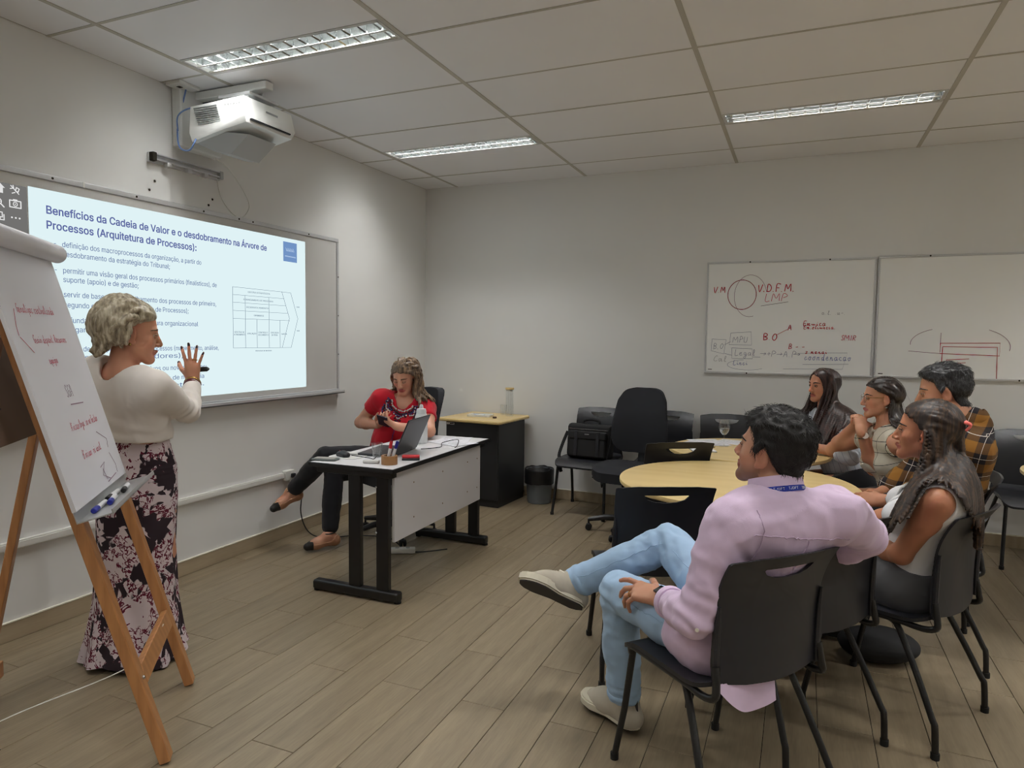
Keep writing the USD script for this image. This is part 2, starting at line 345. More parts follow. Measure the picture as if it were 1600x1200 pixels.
# ------------------------------------------------------------------ furniture
M_black = mat('black_plastic', (31, 32, 37), rough=.42, spec=.45, bump=(400, .08, .0006))
M_steel = mat('black_steel', (20, 20, 21), rough=.33, spec=.5)
M_foam = mat('charcoal_fabric', (44, 45, 49), rough=.85, spec=.2, bump=(500, .25, .001))
M_rubber = mat('rubber', (18, 18, 18), rough=.7)
def chair(label, loc, rz):
    """Stacking chair: black shell seat, curved back with a grip slot, tubular frame. Faces +y."""
    t = thing('stacking_chair', label, 'chair', loc, rz, 'black stacking chairs')
    seat = rrect(.46, .44, .06)
    def bend(v):
        o = v.copy(); y = v[:, 1]; x = v[:, 0]
        o[:, 2] += .445 - .012 * np.cos(np.clip(x / .23, -1, 1) * np.pi / 2) * np.clip((.16 - y) / .3, 0, 1) - .05 * np.clip((y - .10) / .12, 0, 1) ** 2 + .03 * np.clip((-y - .12) / .1, 0, 1) ** 2
        return o
    part(t, 'seat', warp(seat, .013, .03, bend), M_black, smooth=40)
    hw = .203
    out = sg.Polygon([(-hw + .005, 0), (-hw, .06), (-hw + .004, .2), (-hw - .004, .385), (-.12, .397), (0, .40), (.12, .397), (hw + .004, .385), (hw - .004, .2), (hw, .06), (hw - .005, 0), (.1, -.012), (0, -.016), (-.1, -.012)]).buffer(-.008).buffer(.008, 4)
    slot = sg.Polygon([(-.088, .352), (.088, .352), (.075, .337), (.045, .326), (0, .322), (-.045, .326), (-.075, .337)]).buffer(.004, 3)
    def bk(v):
        x, s, d = v[:, 0], v[:, 1], v[:, 2]
        lean = -.205 - .012 * np.sin(s / .4 * np.pi) * -1 - .03 * (s / .4) - .10 * np.clip((s - .22) / .2, 0, 1) ** 2 * .6
        y = lean - .034 * (1 - (x / .21) ** 2) + d - .006
        return np.stack([x, y, .475 + s * .95], 1)
    part(t, 'backrest', warp(out.difference(slot), .009, .028, bk), M_black, smooth=40)
    R = .0115
    for s in (-1, 1):
        part(t, 'back_rib', tube(bk(A([[s * .198, q, -.006] for q in np.linspace(-.005, .24, 8)])), [.008, .011, .011, .011, .011, .010, .008, .005], 8), M_black, smooth=40)
        part(t, 'side_rail', tube(smooth_path([(s * .205, .17, .40), (s * .215, .16, .43), (s * .218, .1, .437), (s * .216, -.1, .437), (s * .214, -.19, .432), (s * .21, -.232, .445), (s * .204, -.232, .475), (s * .2, -.222, .53)], 4), R, 8), M_steel, smooth=50)
        part(t, 'leg', tube([(s * .202, .165, .425), (s * .212, .195, .2), (s * .222, .235, .012)], R, 8), M_steel, smooth=50)
        part(t, 'leg', tube(smooth_path([(s * .19, -.04, .43), (s * .196, -.075, .428), (s * .202, -.11, .40), (s * .225, -.19, .25), (s * .243, -.245, .135), (s * .246, -.256, .11), (s * .247, -.262, .012)], 4), R, 8), M_steel, smooth=50)
        for fy in (.235, -.262): part(t, 'foot', cyl((s * (.222 if fy > 0 else .247), fy, .022), (s * (.222 if fy > 0 else .247), fy, 0), .0145, n=12), M_rubber, smooth=50)
    part(t, 'stretcher', cat([tube([(-.2, .165, .415), (.2, .165, .415)], .008, 8), tube([(-.19, -.06, .427), (.19, -.06, .427)], .008, 8)]), M_steel, smooth=50)
    return t
def face(F): return math.atan2(-F[0], F[1])
c0 = chair('black stacking chair carrying the man in the pink shirt', (3.15, -3.535, 0), face((-.74, .67)))
CH = [((3.335, -3.085), (-.76, .65), 'black stacking chair under the pink-shirted man\'s outstretched arm'),
      ((3.735, -2.748), (-.87, .47), 'black stacking chair of the woman with the pink hair clip'),
      ((3.90, -2.07), (-1, .02), 'black stacking chair of the man in the plaid shirt'),
      ((2.765, -2.745), (-.43, .9), 'empty black stacking chair behind the raised jeans knee'),
      ((2.60, -1.50), (-.5, .86), 'empty black stacking chair between the two round tables'),
      ((1.765, -.33), (-.08, -1), 'black stacking chair holding the black briefcase'),
      ((2.37, -.335), (0, -1), 'black stacking chair by the wall behind the tall swivel chair'),
      ((2.87, -.36), (.12, -1), 'empty black stacking chair by the wall behind the wine glass'),
      ((4.83, -.36), (-.03, -1), 'empty black stacking chair by the wall at the right edge'),
      ((3.95, -1.46), (-1, .05), 'black stacking chair under the woman in glasses'),
      ((3.73, -.84), (-.9, -.3), 'black stacking chair under the woman with long dark straight hair')]
for (x, y), F, lab in CH: dup(c0, (x, y, 0), face(F), lab)

def swivel(label, loc, rz, tilt=.1):
    t = thing('swivel_chair', label, 'office chair', loc, rz)
    out = sg.Polygon([(-.13, 0), (-.2, .03), (-.222, .12), (-.215, .22), (-.185, .4), (-.14, .475), (-.08, .49), (.08, .49), (.14, .475), (.185, .4), (.215, .22), (.222, .12), (.2, .03), (.13, 0)]).buffer(-.075).buffer(.08, 14)
    def bk(v):
        x, s, d = v[:, 0], v[:, 1], v[:, 2]
        u = (d / .06 * 2 - 1)
        edge = 1 - np.clip((np.abs(x) - .12) / .10, 0, 1) ** 2 * .6
        return np.stack([x, -.22 - tilt * s - .05 * (1 - (x / .22) ** 2) + .03 * np.sin(s / .48 * np.pi) + u * .028 * edge, .575 + s], 1)
    part(t, 'backrest', warp(out, .06, .02, bk), M_foam, smooth=70)
    part(t, 'seat', warp(rrect(.48, .46, .12), .07, .035, lambda v: np.stack([v[:, 0] * (1 - .03 * (v[:, 2] < .02)), v[:, 1], .435 + v[:, 2] - .03 * np.clip((v[:, 1] - .1) / .13, 0, 1) ** 2 - .012 * np.exp(-(v[:, 0] ** 2 + v[:, 1] ** 2) / .02)], 1)), M_foam, smooth=50)
    part(t, 'back_bracket', tube(smooth_path([(0, -.05, .42), (0, -.24, .43), (0, -.30, .5), (0, -.315, .68)], 5), .02, 8, sx=1.8), M_black, smooth=50)
    part(t, 'mechanism', box(-.09, .09, -.11, .11, .39, .437, .012), M_black)
    part(t, 'tilt_lever', cat([tube([(.08, .02, .41), (.25, .03, .395)], .006, 8), sphere((.26, .03, .394), .014, 2, (1.6, 1, .7))]), M_black, smooth=50)
    part(t, 'gas_column', lathe([(.0, .10), (.028, .1), (.028, .26), (.022, .262), (.022, .40), (0, .4)], 20), M_steel, smooth=40)
    hub = lathe([(0, .075), (.045, .075), (.05, .09), (.045, .125), (.03, .135), (0, .135)], 20)
    arms = []
    for k in range(5):
        a = k * 2 * np.pi / 5 + .3; c, s = math.cos(a), math.sin(a)
        arms.append(tube([(.03 * c, .03 * s, .108), (.17 * c, .17 * s, .105), (.29 * c, .29 * s, .082)], [.026, .022, .016], 8, sx=1.0))
        q = thing_caster(t, (.29 * c, .29 * s), a)
    part(t, 'star_base', cat([hub] + arms), M_black, smooth=40)
    return t
def thing_caster(t, xy, a):
    x, y = xy; w = []
    for s in (-1, 1):
        w.append(xf(lathe([(0, -.009), (.019, -.009), (.024, -.005), (.024, .005), (.019, .009), (0, .009)], 18), (x - .0 * s + s * .014 * -math.sin(a), y + s * .014 * math.cos(a), .024), R=rot('z', a) @ rot('x', np.pi / 2)))
    p = part(t, 'caster', cat(w), M_rubber, smooth=40)
    part(p, 'caster_fork', cat([cyl((x, y, .03), (x, y, .085), .008, n=10), sphere((x, y, .04), .018, 2, (1.1, 1.1, .7))]), M_black, smooth=40)
swivel('tall-backed charcoal swivel chair facing the room by the back wall', (2.215, -.80, 0), face((-.12, -1)), .12)
swivel('charcoal swivel chair under the woman in red', (.68, -1.60, 0), face((-.45, -.89)), .14)

# round tables
M_beech = wood('beech_laminate', (226, 200, 142), (214, 186, 126), axis='x', scale=.8, rough=.32, spec=.45, vary=.02, ring=4)
def round_table(label, x, y, r, z=.74):
    t = thing('round_table', label, 'table', (x, y, 0))
    part(t, 'tabletop', lathe([(0, z), (r - .008, z), (r - .002, z - .003), (r, z - .010), (r - .001, z - .020), (r - .01, z - .026), (0, z - .026)], 72), M_beech, smooth=40)
    part(t, 'column', lathe([(0, .05), (.04, .05), (.04, z - .04), (0, z - .04)], 24), M_steel, smooth=40)
    part(t, 'top_bracket', cat([box(-.32, .32, -.02, .02, z - .055, z - .027, .004), box(-.02, .02, -.32, .32, z - .055, z - .027, .004)]), M_steel)
    for k in range(4):
        a = k * np.pi / 2 + .6; c, s = math.cos(a), math.sin(a)
        part(t, 'leg', tube([(.03 * c, .03 * s, .075), (.3 * c, .3 * s, .045), (.38 * c, .38 * s, .02)], [.028, .024, .02], 8), M_steel, smooth=40)
    return t
round_table('round beech table in front, beside the pink-shirted man', 3.085, -2.205, .575)
round_table('round beech table at the back with the wine glass', 3.07, -1.115, .50)
round_table('round beech table cut off at the right edge', 5.10, -1.22, .575)

# trainer's desk
M_white = mat('white_laminate', (216, 214, 216), rough=.42, noise=(3, .02))
M_edge = mat('black_edging', (22, 22, 24), rough=.45)
dk = thing('training_desk', 'white topped training desk with black T legs and modesty panel', 'desk', (1.12, -2.11, 0), math.radians(1))
part(dk, 'desktop', box(-.268, .268, -.622, .622, .722, .742, .002), M_white)
part(dk, 'edge_band', cat([box(-.276, -.266, -.63, .63, .718, .7425, .003), box(.266, .276, -.63, .63, .718, .7425, .003), box(-.276, .276, -.63, -.62, .718, .7425, .003), box(-.276, .276, .62, .63, .718, .7425, .003)]), M_edge)
for y in (-.575, .575):
    part(dk, 'foot_beam', box(-.275, .285, y - .03, y + .03, .008, .062, .012), M_steel)
    for x in (-.035, .145):
        part(dk, 'upright', box(x - .001, x + .075, y - .017, y + .017, .055, .70, .004), M_steel)
    part(dk, 'top_beam', box(-.24, .25, y - .025, y + .025, .685, .721, .004), M_steel)
    for x in (-.26, .27): part(dk, 'foot_cap', cyl((x, y, 0), (x, y, .012), .02, n=12), M_rubber)
    for z in (.63, .38): part(dk, 'screw', sphere((.146, y - .019, z), .006, 1, (1, .5, 1)), M_alu)
part(dk, 'modesty_panel', box(.222, .238, -.555, .555, .325, .705, .002), M_white)
for y in (-.35, .0, .35, .5):
    for z in (.42, .62): part(dk, 'panel_screw', sphere((.239, y, z), .005, 1, (.5, 1, 1)), mat('brass', (150, 130, 110), rough=.4, metal=.7))

# cabinet
cb = thing('storage_cabinet', 'black storage cabinet with a beech top in the room corner', 'cabinet', (.80, -.31, 0), math.radians(-4))
M_cab = mat('black_laminate', (30, 31, 34), rough=.5)
part(cb, 'body', box(-.255, .262, -.235, .262, .055, .722, .002), M_cab)
part(cb, 'plinth', box(-.25, .257, -.228, .255, 0, .054, .002), M_cab)
part(cb, 'door', box(-.252, .259, -.250, -.2365, .068, .715, .002), M_cab)
part(cb, 'cabinet_top', pill(rrect(.615, .60, .03, 0, -.012), .028, .008, .7225), M_beech)
part(cb, 'label_sticker', box(-.248, -.17, -.2515, -.2501, .69, .708), mat('sticker', (225, 225, 225), rough=.5), smooth=False, label='small white sticker')
part(cb, 'sticker_print', box(-.214, -.174, -.2519, -.2515, .695, .703), M_dark, smooth=False)
# ------------------------------------------------------------------ things on the walls
STROKES = {  # one-stroke handwriting, unit height: polylines separated by |
 'V': '0,1 .3,0 .6,1', 'M': '0,0 .1,1 .4,.35 .65,1 .8,0', 'D': '.05,0 .05,1 .4,.9 .55,.5 .4,.1 .05,0', 'E': '.5,1 .05,1 .05,0 .5,0|.05,.5 .4,.5', 'F': '.5,1 .05,1 .05,0|.05,.5 .4,.5',
 'L': '.1,1 .05,0 .55,.05', 'P': '.05,0 .1,1 .45,.9 .5,.65 .1,.5', 'B': '.05,0 .08,1 .4,.88 .38,.6 .1,.52 .45,.42 .48,.12 .05,0', 'O': '.3,1 .08,.7 .08,.3 .3,0 .52,.3 .52,.7 .3,1', 'A': '0,0 .28,1 .55,0|.12,.4 .45,.4',
 'U': '.05,1 .08,.2 .28,0 .48,.2 .5,1', 'R': '.05,0 .08,1 .45,.85 .4,.55 .08,.5 .5,0', 'I': '.2,1 .2,0', 'C': '.5,.85 .3,1 .08,.6 .12,.15 .35,0 .52,.15', 'S': '.48,.85 .3,1 .1,.8 .4,.4 .35,.05 .05,.1', 'G': '.5,.85 .3,1 .08,.6 .15,.1 .5,.1 .5,.45 .3,.45',
 'Z': '.05,1 .5,1 .05,0 .52,0', 'J': '.1,.95 .5,1|.35,1 .3,.1 .05,.1', '.': '.1,0 .14,.05', '+': '0,.5 .5,.5|.25,.2 .25,.8', '>': '0,.5 .8,.5|.55,.7 .8,.5 .55,.3', '-': '.05,.4 .45,.4', '=': '.05,.3 .5,.3|.05,.55 .5,.55', '_': '0,0 .6,0', ' ': '',
 'a': '.42,.5 .15,.5 .06,.2 .2,0 .4,.2 .42,.5 .44,.05 .6,.12', 'c': '.4,.45 .15,.5 .06,.2 .2,0 .5,.12', 'd': '.4,.4 .12,.45 .06,.15 .25,0 .42,.3 .48,1 .46,0 .62,.12', 'e': '.06,.22 .38,.3 .3,.52 .1,.42 .1,.08 .3,0 .55,.14', 'g': '.4,.5 .12,.45 .1,.15 .38,.2 .42,.5 .4,-.3 .15,-.38 .1,-.2 .55,.1',
 'i': '.1,.5 .12,.05 .35,.12|.12,.75 .14,.78', 'l': '.06,.1 .25,.7 .2,1 .1,.8 .14,.02 .38,.12', 'm': '.05,0 .08,.5 .1,.3 .25,.5 .3,0 .32,.3 .48,.5 .52,0 .7,.12', 'n': '.05,0 .08,.5 .1,.3 .3,.5 .36,0 .55,.12', 'o': '.28,.5 .08,.38 .1,.08 .28,0 .42,.2 .28,.5 .55,.42', 'p': '.08,.5 .04,-.4 .1,.4 .35,.5 .4,.15 .1,.02 .55,.12',
 'q': '.4,.45 .12,.45 .1,.1 .38,.15 .42,.5 .4,-.4', 'r': '.05,.0 .1,.5 .15,.38 .4,.45 .4,.1 .55,.1', 's': '.36,.45 .15,.5 .2,.3 .36,.15 .1,0 .5,.1', 't': '.18,.95 .14,.05 .38,.1|.02,.55 .34,.6', 'u': '.06,.5 .1,.05 .3,.1 .4,.5 .42,.02 .6,.12', 'v': '.05,.5 .2,0 .4,.5 .55,.45', 'z': '.05,.5 .4,.5 .08,0 .5,.08', "'": '.1,1 .08,.8', '~': '.0,.2 .12,.35 .25,.12 .38,.34 .5,.1 .64,.3 .78,.12'}
def write(text, h, wide=1.0, seed=1, slant=.12, gap=.18):
    """Strokes (list of (n,2) arrays) of handwriting from the origin."""
    r = np.random.default_rng(seed); x = 0; out = []
    for ch in text:
        s = STROKES.get(ch, '')
        w = .3
        if s:
            for st in s.split('|'):
                P = A([[float(v) for v in q.split(',')] for q in st.split()]); w = max(w, P[:, 0].max())
                P = P + r.normal(0, .025, P.shape)
                P = smooth_path(np.c_[P, np.zeros(len(P))], 4)[:, :2] if len(P) > 2 else P
                out.append(np.c_[(P[:, 0] + slant * P[:, 1]) * wide * h + x, P[:, 1] * h])
        x += (w + gap) * h * wide
    return out
def ink(strokes, O, U, V, w=.004, lift=.0012):
    """Marker strokes laid on the plane through O with axes U, V."""
    O, U, V = A(O, float), A(U, float), A(V, float); N = np.cross(U, V); ms = []
    for s in strokes:
        s = A(s, float)
        if len(s) < 2: continue
        ms.append(tube(O + s[:, :1] * U + s[:, 1:2] * V + N * lift, w / 2, 6, up=N))
        ms[-1].vertices -= np.outer(((ms[-1].vertices - O) @ N - lift) * .7, N)
    return cat(ms)
def circ(cx, cy, rx, ry, a0=0, a1=360, n=40): 
    a = np.radians(np.linspace(a0, a1, n)); return np.c_[cx + rx * np.cos(a), cy + ry * np.sin(a)]
M_board = mat('whiteboard_enamel', (246, 247, 246), rough=.22, spec=.5, noise=(1.5, .015))
inkm = {k: mat('ink_' + k, c, rough=.6) for k, c in dict(red=(176, 34, 52), darkred=(140, 60, 72), grey=(120, 118, 122), blue=(96, 112, 168), faint=(176, 176, 178), pale=(150, 152, 168), rose=(196, 92, 112), navy=(70, 70, 96), plum=(140, 110, 130)).items()}
def wboard(label, x0, x1, z0, z1):
    t = thing('whiteboard', label, 'whiteboard', (x0, 0, z0))
    w, h = x1 - x0, z1 - z0
    part(t, 'panel', box(.012, w - .012, -.014, -.002, .012, h - .012), M_board, smooth=False)
    for q in (box(0, w, -.020, 0, 0, .016, .003), box(0, w, -.020, 0, h - .016, h, .003), box(0, .014, -.020, 0, .016, h - .016, .003), box(w - .014, w, -.020, 0, .016, h - .016, .003)): part(t, 'frame', q, M_alu)
    [part(t, 'frame_screw', k_, M_dark) for k_ in [sphere((q * w, -.0205, zz), .006, 1, (1, .4, 1)) for q in (.27, .74) for zz in (h - .008, .008)]]
    part(t, 'maker_plate', box(.03, .06, -.0155, -.014, .028, .034), M_dark, smooth=False)
    return t
wb = wboard('whiteboard covered in red and blue handwriting and circles', 2.640, 3.862, 1.180, 2.078)
X, Z, Y = (1, 0, 0), (0, 0, 1), -.0145
def onwb(t, strokes, color, w=.005, name='ink_drawing'): return part(t, name, ink(strokes, (0, Y, 0), X, Z, w), inkm[color], smooth=60)
def at(st, x, z, s=(1, 1)): return [A(q) * A(s) + A([x, z]) for q in st]
H = .898
# board coordinates from the top left corner: u right, v down (metres)
def W(text, u, v, h, c, wide=1.0, seed=1, w=.005, nm='ink_writing'): return onwb(wb, at(write(text, h, wide, seed), u, H - v), c, w, nm)
onwb(wb, [circ(.275, H - .265, .108, .117, 10, 375)], 'darkred', .006); onwb(wb, [circ(.335, H - .275, .118, .165, 95, 285), circ(.335, H - .275, .125, .165, 10, 95)], 'plum', .0035)
W('V.M', .055, .245, .045, 'red', .95, 2, .006); W('V.D.F.M.', .39, .245, .058, 'red', .95, 3, .007); W('LMP', .445, .32, .06, 'rose', 1.2, 4, .005)
onwb(wb, [A([(.42, H - .355), (.62, H - .325)])], 'grey', .004)
W('a.l.b.u-.', .86, .425, .03, 'faint', 1.1, 9, .004)
W('A', .625, .545, .04, 'red', 1, 5, .006); W('B.O', .445, .625, .052, 'red', 1.1, 6, .007); onwb(wb, [A([(.54, H - .585), (.62, H - .54)])], 'red', .004)
W('Em~ica', .735, .51, .036, 'red', 1.0, 7, .005); W('Em.oli~ncia.', .74, .535, .028, 'red', 1.0, 8, .005)
W('B - -', .635, .69, .038, 'red', 1.1, 10, .005); W('z menai', .755, .725, .03, 'red', 1.1, 11, .005); W('SMIR', 1.0, .62, .038, 'rose', 1.0, 12, .005)
onwb(wb, [A([(.20, H - .57), (.355, H - .56), (.36, H - .665), (.19, H - .665), (.20, H - .57)]), A([(.21, H - .69), (.365, H - .695), (.372, H - .775), (.215, H - .775), (.21, H - .69)]), A([(.055, H - .62), (.165, H - .625), (.15, H - .74), (.05, H - .715), (.055, H - .62)]), A([(.155, H - .665), (.2, H - .64)]), A([(.155, H - .735), (.215, H - .75)]), A([(.372, H - .76), (.43, H - .76)])], 'pale', .004)
W('B.O', .065, .70, .045, 'pale', 1.0, 13, .004); W('MPU', .215, .645, .045, 'pale', 1.1, 14, .004); W('Legal', .235, .75, .05, 'pale', .9, 15, .004); W('>+P>A.P', .425, .755, .045, 'pale', 1.15, 16, .004); W('>', .67, .755, .045, 'pale', 1.3, 17, .004)
W('coordenacao', .75, .775, .05, 'blue', .82, 18, .004); onwb(wb, [A([(.74, H - .81), (1.06, H - .80)]), A([(.70, H - .725), (1.05, H - .715), (1.02, H - .84), (.6, H - .85)]), circ(.33, H - .825, .15, .04, 100, 320)], 'pale', .003)
W('Lincib', .225, .825, .036, 'blue', 1.0, 19, .004); W('Cal', .07, .80, .045, 'faint', 1.2, 20, .004)
wb2 = wboard('whiteboard with a red box sketch, right of the written one', 3.872, 5.092, 1.182, 2.082)
onwb(wb2, [circ(.50, H - .64, .27, .12, 120, 184), circ(.58, H - .66, .26, .14, 60, -10), A([(.22, H - .695), (.42, H - .71)]), A([(.42, H - .56), (.42, H - .70)])], 'plum', .004)
onwb(wb2, [A([(.42, H - .635), (.78, H - .63), (.78, H - .72), (.42, H - .71), (.42, H - .635)]), A([(.435, H - .66), (.765, H - .66), (.77, H - .89)]), A([(.435, H - .66), (.43, H - .89)])], 'red', .005)
onwb(wb2, [A([(.46, H - .755 - .028 * k), (.60 - .02 * (k % 3), H - .745 - .028 * k)]) for k in range(5)], 'red', .005)

# interactive board; glowing panels on it stand in for the projector light
SB = thing('projection_board', 'large aluminium framed board with the slide as a glowing panel', 'board', (0, -1.37, 1.005))   # local y runs to -3.0
Wd, Hh = 3.05, 1.195
part(SB, 'panel', box(.002, .018, -Wd + .012, -.012, .012, Hh - .012), mat('screen_surface', (196, 195, 192), rough=.45), smooth=False)
for q in (box(0, .026, -Wd, 0, Hh - .028, Hh, .004), box(0, .026, -Wd, -Wd + .028, .03, Hh - .028, .004), box(0, .026, -.024, 0, .03, Hh - .028, .004)): part(SB, 'frame', q, M_alu)
part(SB, 'pen_tray', cat([box(0, .07, -Wd, .012, -.004, .006, .003), box(.062, .07, -Wd, .012, -.004, .022, .003), box(0, .03, -Wd, 0, .006, .03, .003)]), M_alu)
[part(SB, 'frame_screw', k_, M_dark) for k_ in [sphere((.0265, -q, Hh - .014), .006, 1, (.4, 1, 1)) for q in (.35, .9, 1.02, 1.3, 1.75, 2.2)] + [sphere((.0265, -.012, q), .005, 1, (.4, 1, 1)) for q in (.3, .6, .9)]]
part(SB, 'frame_joint', box(.0262, .0275, -2.05, -2.04, Hh - .028, Hh), M_conduit, smooth=False)
M_slide = emit('slide_glow', (224, 243, 246), .90)  # panel emits by itself, replacing light thrown by the projector
M_bar = emit('toolbar_glow', (150, 149, 147), .5)
part(SB, 'toolbar_image', box(.0182, .0192, -2.63, -2.318, .06, 1.115), M_bar, smooth=False, label='grey toolbar panel beside the slide, glowing in place of projector light')
sl = part(SB, 'slide_image', box(.0182, .0192, -2.312, -.384, .066, 1.122), M_slide, smooth=False, label='white slide panel glowing in place of projector light')
M_title = emit('slide_blue', (108, 120, 180), .72); M_txt = emit('slide_text', (120, 140, 182), .76); M_line = emit('slide_line', (130, 150, 170), .75); M_logo = emit('slide_logo', (124, 160, 212), .75); M_logot = emit('slide_logo_text', (170, 196, 230), .85)  # slide lettering and lines glow like the panel under them
YL, ZT = -2.312, 1.122      # slide's upper left corner
def stext(text, u, v, h, m, parent, squeeze=.84, bold=False, nm='text_line', width=None):
    tm = meshkit.text_mesh(text, h, .0008, bold); V = tm.vertices
    if width: squeeze = width / np.ptp(V[:, 0])
    tm.vertices = np.c_[.0193 + V[:, 2], YL + u + V[:, 0] * squeeze, ZT - v + V[:, 1]]
    return part(parent, nm, tm, m, smooth=False)
LN = [('Benefícios da Cadeia de Valor e o desdobramento na Árvore de', .077, 1.536, .112, 1), ('Processos (Arquitetura de Processos):', .076, .954, .183, 1),
      ('-', .108, 0, .262, 0), ('definição dos macroprocessos da organização, a partir do', .151, .99, .262, 0), ('desdobramento da estratégia do Tribunal;', .151, .767, .308, 0),
      ('-', .108, 0, .388, 0), ('permitir uma visão geral dos processos primários (finalísticos), de', .151, 1.104, .388, 0), ('suporte (apoio) e de gestão;', .151, .563, .432, 0),
      ('-', .108, 0, .505, 0), ('servir de base para o detalhamento dos processos de primeiro,', .151, 1.097, .505, 0), ('segundo ou terceiro nível (Árvore de Processos);', .151, .89, .556, 0),
      ('-', .108, 0, .632, 0), ('a fundamentação da nova estrutura organizacional', .151, .958, .632, 0), ('(organograma);', .151, .42, .678, 0),
      ('-', .108, 0, .775, 0), ('servir de base para a gestão de processos (mapeamento, análise,', .151, 1.111, .775, 0), ('redesenho, indicadores);', .151, .843, .818, 0),
      ('-', .108, 0, .888, 0), ('identificar processos repetitivos ou novos projetos;', .151, 1.014, .888, 0), ('- processos que necessitam de melhoria', .2, .99, .945, 0), ('nos serviços prestados.', .3, .99, .99, 0)]
for s_, u0, u1, v_, tl in LN: stext(s_, u0, v_, .037 if tl else .0262, M_title if tl else M_txt, sl, .8, bool(tl), width=(u1 - u0) if u1 else None)
# value chain figure
def sline(pts, nm='figure_line', parent=sl, m=None, w=.0028): 
    return part(parent, nm, cat([tube([(.0195, YL + a[0], ZT - a[1]), (.0195, YL + b[0], ZT - b[1])], w / 2, 4) for a, b in zip(pts[:-1], pts[1:])]), m or M_line, smooth=False)
fx0, fx1, fz0, fz1 = 1.234, 1.77, .375, .766
sline([(fx0, fz0), (fx1, fz0 + .004), (fx1 + .072, .56), (fx1, fz1), (fx0, fz1), (fx0, fz0)])
sline([(fx1 - .09, fz0), (fx1 - .015, .56), (fx1 - .09, fz1)])
FR = (.424, .473, .525, .576)
for q in FR: sline([(fx0, q), (fx1 - .085 + .07 * (q - fz0) / .19, q)])
for q in (.105, .208, .32, .426): sline([(fx0 + q, FR[3]), (fx0 + q, fz1)])
sline([(fx0 + .105, FR[0]), (fx0 + .105, FR[3])]); sline([(fx0 + .32, FR[0]), (fx0 + .32, FR[3])])
for s_, u, v, w_ in [('GESTÃO ESTRATÉGICA', .13, .405, .2), ('GERENCIAMENTO DE PROCESSOS', .09, .455, .27), ('DESENVOLVIMENTO', .115, .504, .2), ('SUPRIMENTOS', .18, .556, .09), ('GESTÃO DE', .01, .668, .085), ('ATENDIMENTO', .006, .684, .095), ('AVALIAÇÃO', .12, .676, .08), ('CONTROLE E', .218, .668, .09), ('JULGAMENTO', .216, .684, .095), ('EXECUÇÃO', .335, .668, .075), ('DA PENA', .34, .684, .06), ('SAÍDA', .438, .676, .055)]:
    stext(s_, fx0 + u, v, .010, M_line, sl, .72, width=w_)
stext('PROCESSOS DE NEGÓCIO', fx0 + .19, fz1 + .024, .008, M_line, sl, .8, width=.15)
for v in (.48, .65): stext('VALOR', fx1 + .06, v, .008, M_line, sl, .8)
lg = part(sl, 'logo', box(.0193, .0199, YL + 1.70, YL + 1.838, ZT - .162, ZT - .026), M_logo, smooth=False, label='blue square emblem in the slide corner')
part(lg, 'emblem_print', cat([tube([(.0202, YL + 1.725 + .004 * k, ZT - .066 - .02 * math.sin(k * 1.3) ** 2), (.0202, YL + 1.73 + .0042 * k, ZT - .09)], .0016, 4) for k in range(20)] + [tube([(.0202, YL + 1.715, ZT - .125), (.0202, YL + 1.822, ZT - .127)], .005, 4)]), M_logot, smooth=False)
M_icon = emit('icon_white', (226, 226, 226), .9)
def icon(polys, u, v, s=.03):
    ms = [xf(prism(q, .0006)) for q in polys]; m = cat(ms); V = m.vertices; m.vertices = np.c_[.0193 + V[:, 2], YL + u + V[:, 0] * s, ZT - v + V[:, 1] * s]
    return part(SB, 'toolbar_icon', m, M_icon, smooth=False)
L_ = lambda pts, w=.09: sg.LineString(pts).buffer(w)
icon([sg.Polygon([(-1, 0), (0, .95), (1, 0), (.7, 0), (.7, -.8), (.2, -.8), (.2, -.2), (-.2, -.2), (-.2, -.8), (-.7, -.8), (-.7, 0)])], -.13, .03, .03)
icon([L_([(-.7, .7), (.7, -.7)]), L_([(.1, -.2), (.3, .5), (.8, .3), (.6, -.3), (.1, -.2)]), L_([(-.8, .1), (-.2, .3), (-.3, .8)]), L_([(-.5, -.7), (.0, -.5)])], -.058, .03, .024)
icon([sg.Point(0, 0).buffer(.62).difference(sg.Point(0, 0).buffer(.45)), L_([(.45, -.45), (.95, -.95)], .12), L_([(-.3, 0), (.3, 0)]), L_([(0, -.3), (0, .3)])], -.13, .093, .024)
icon([sg.box(-1, -.7, 1, .55).buffer(.12).difference(sg.box(-.9, -.6, .9, .45)), sg.box(-.4, .6, .4, .85), sg.Point(0, -.08).buffer(.45).difference(sg.Point(0, -.08).buffer(.3)), sg.Point(0, -.08).buffer(.12)], -.058, .093, .024)
icon([L_([(-.9, .6), (.6, .6), (.6, -.3), (-.9, -.3), (-.9, .6)]), L_([(.9, .2), (.9, -.8), (-.3, -.8)]), L_([(.2, -.3), (.2, -.8)])], -.13, .155, .024)
icon([sg.Point(q, 0).buffer(.17) for q in (-.7, 0, .7)], -.058, .157, .024)

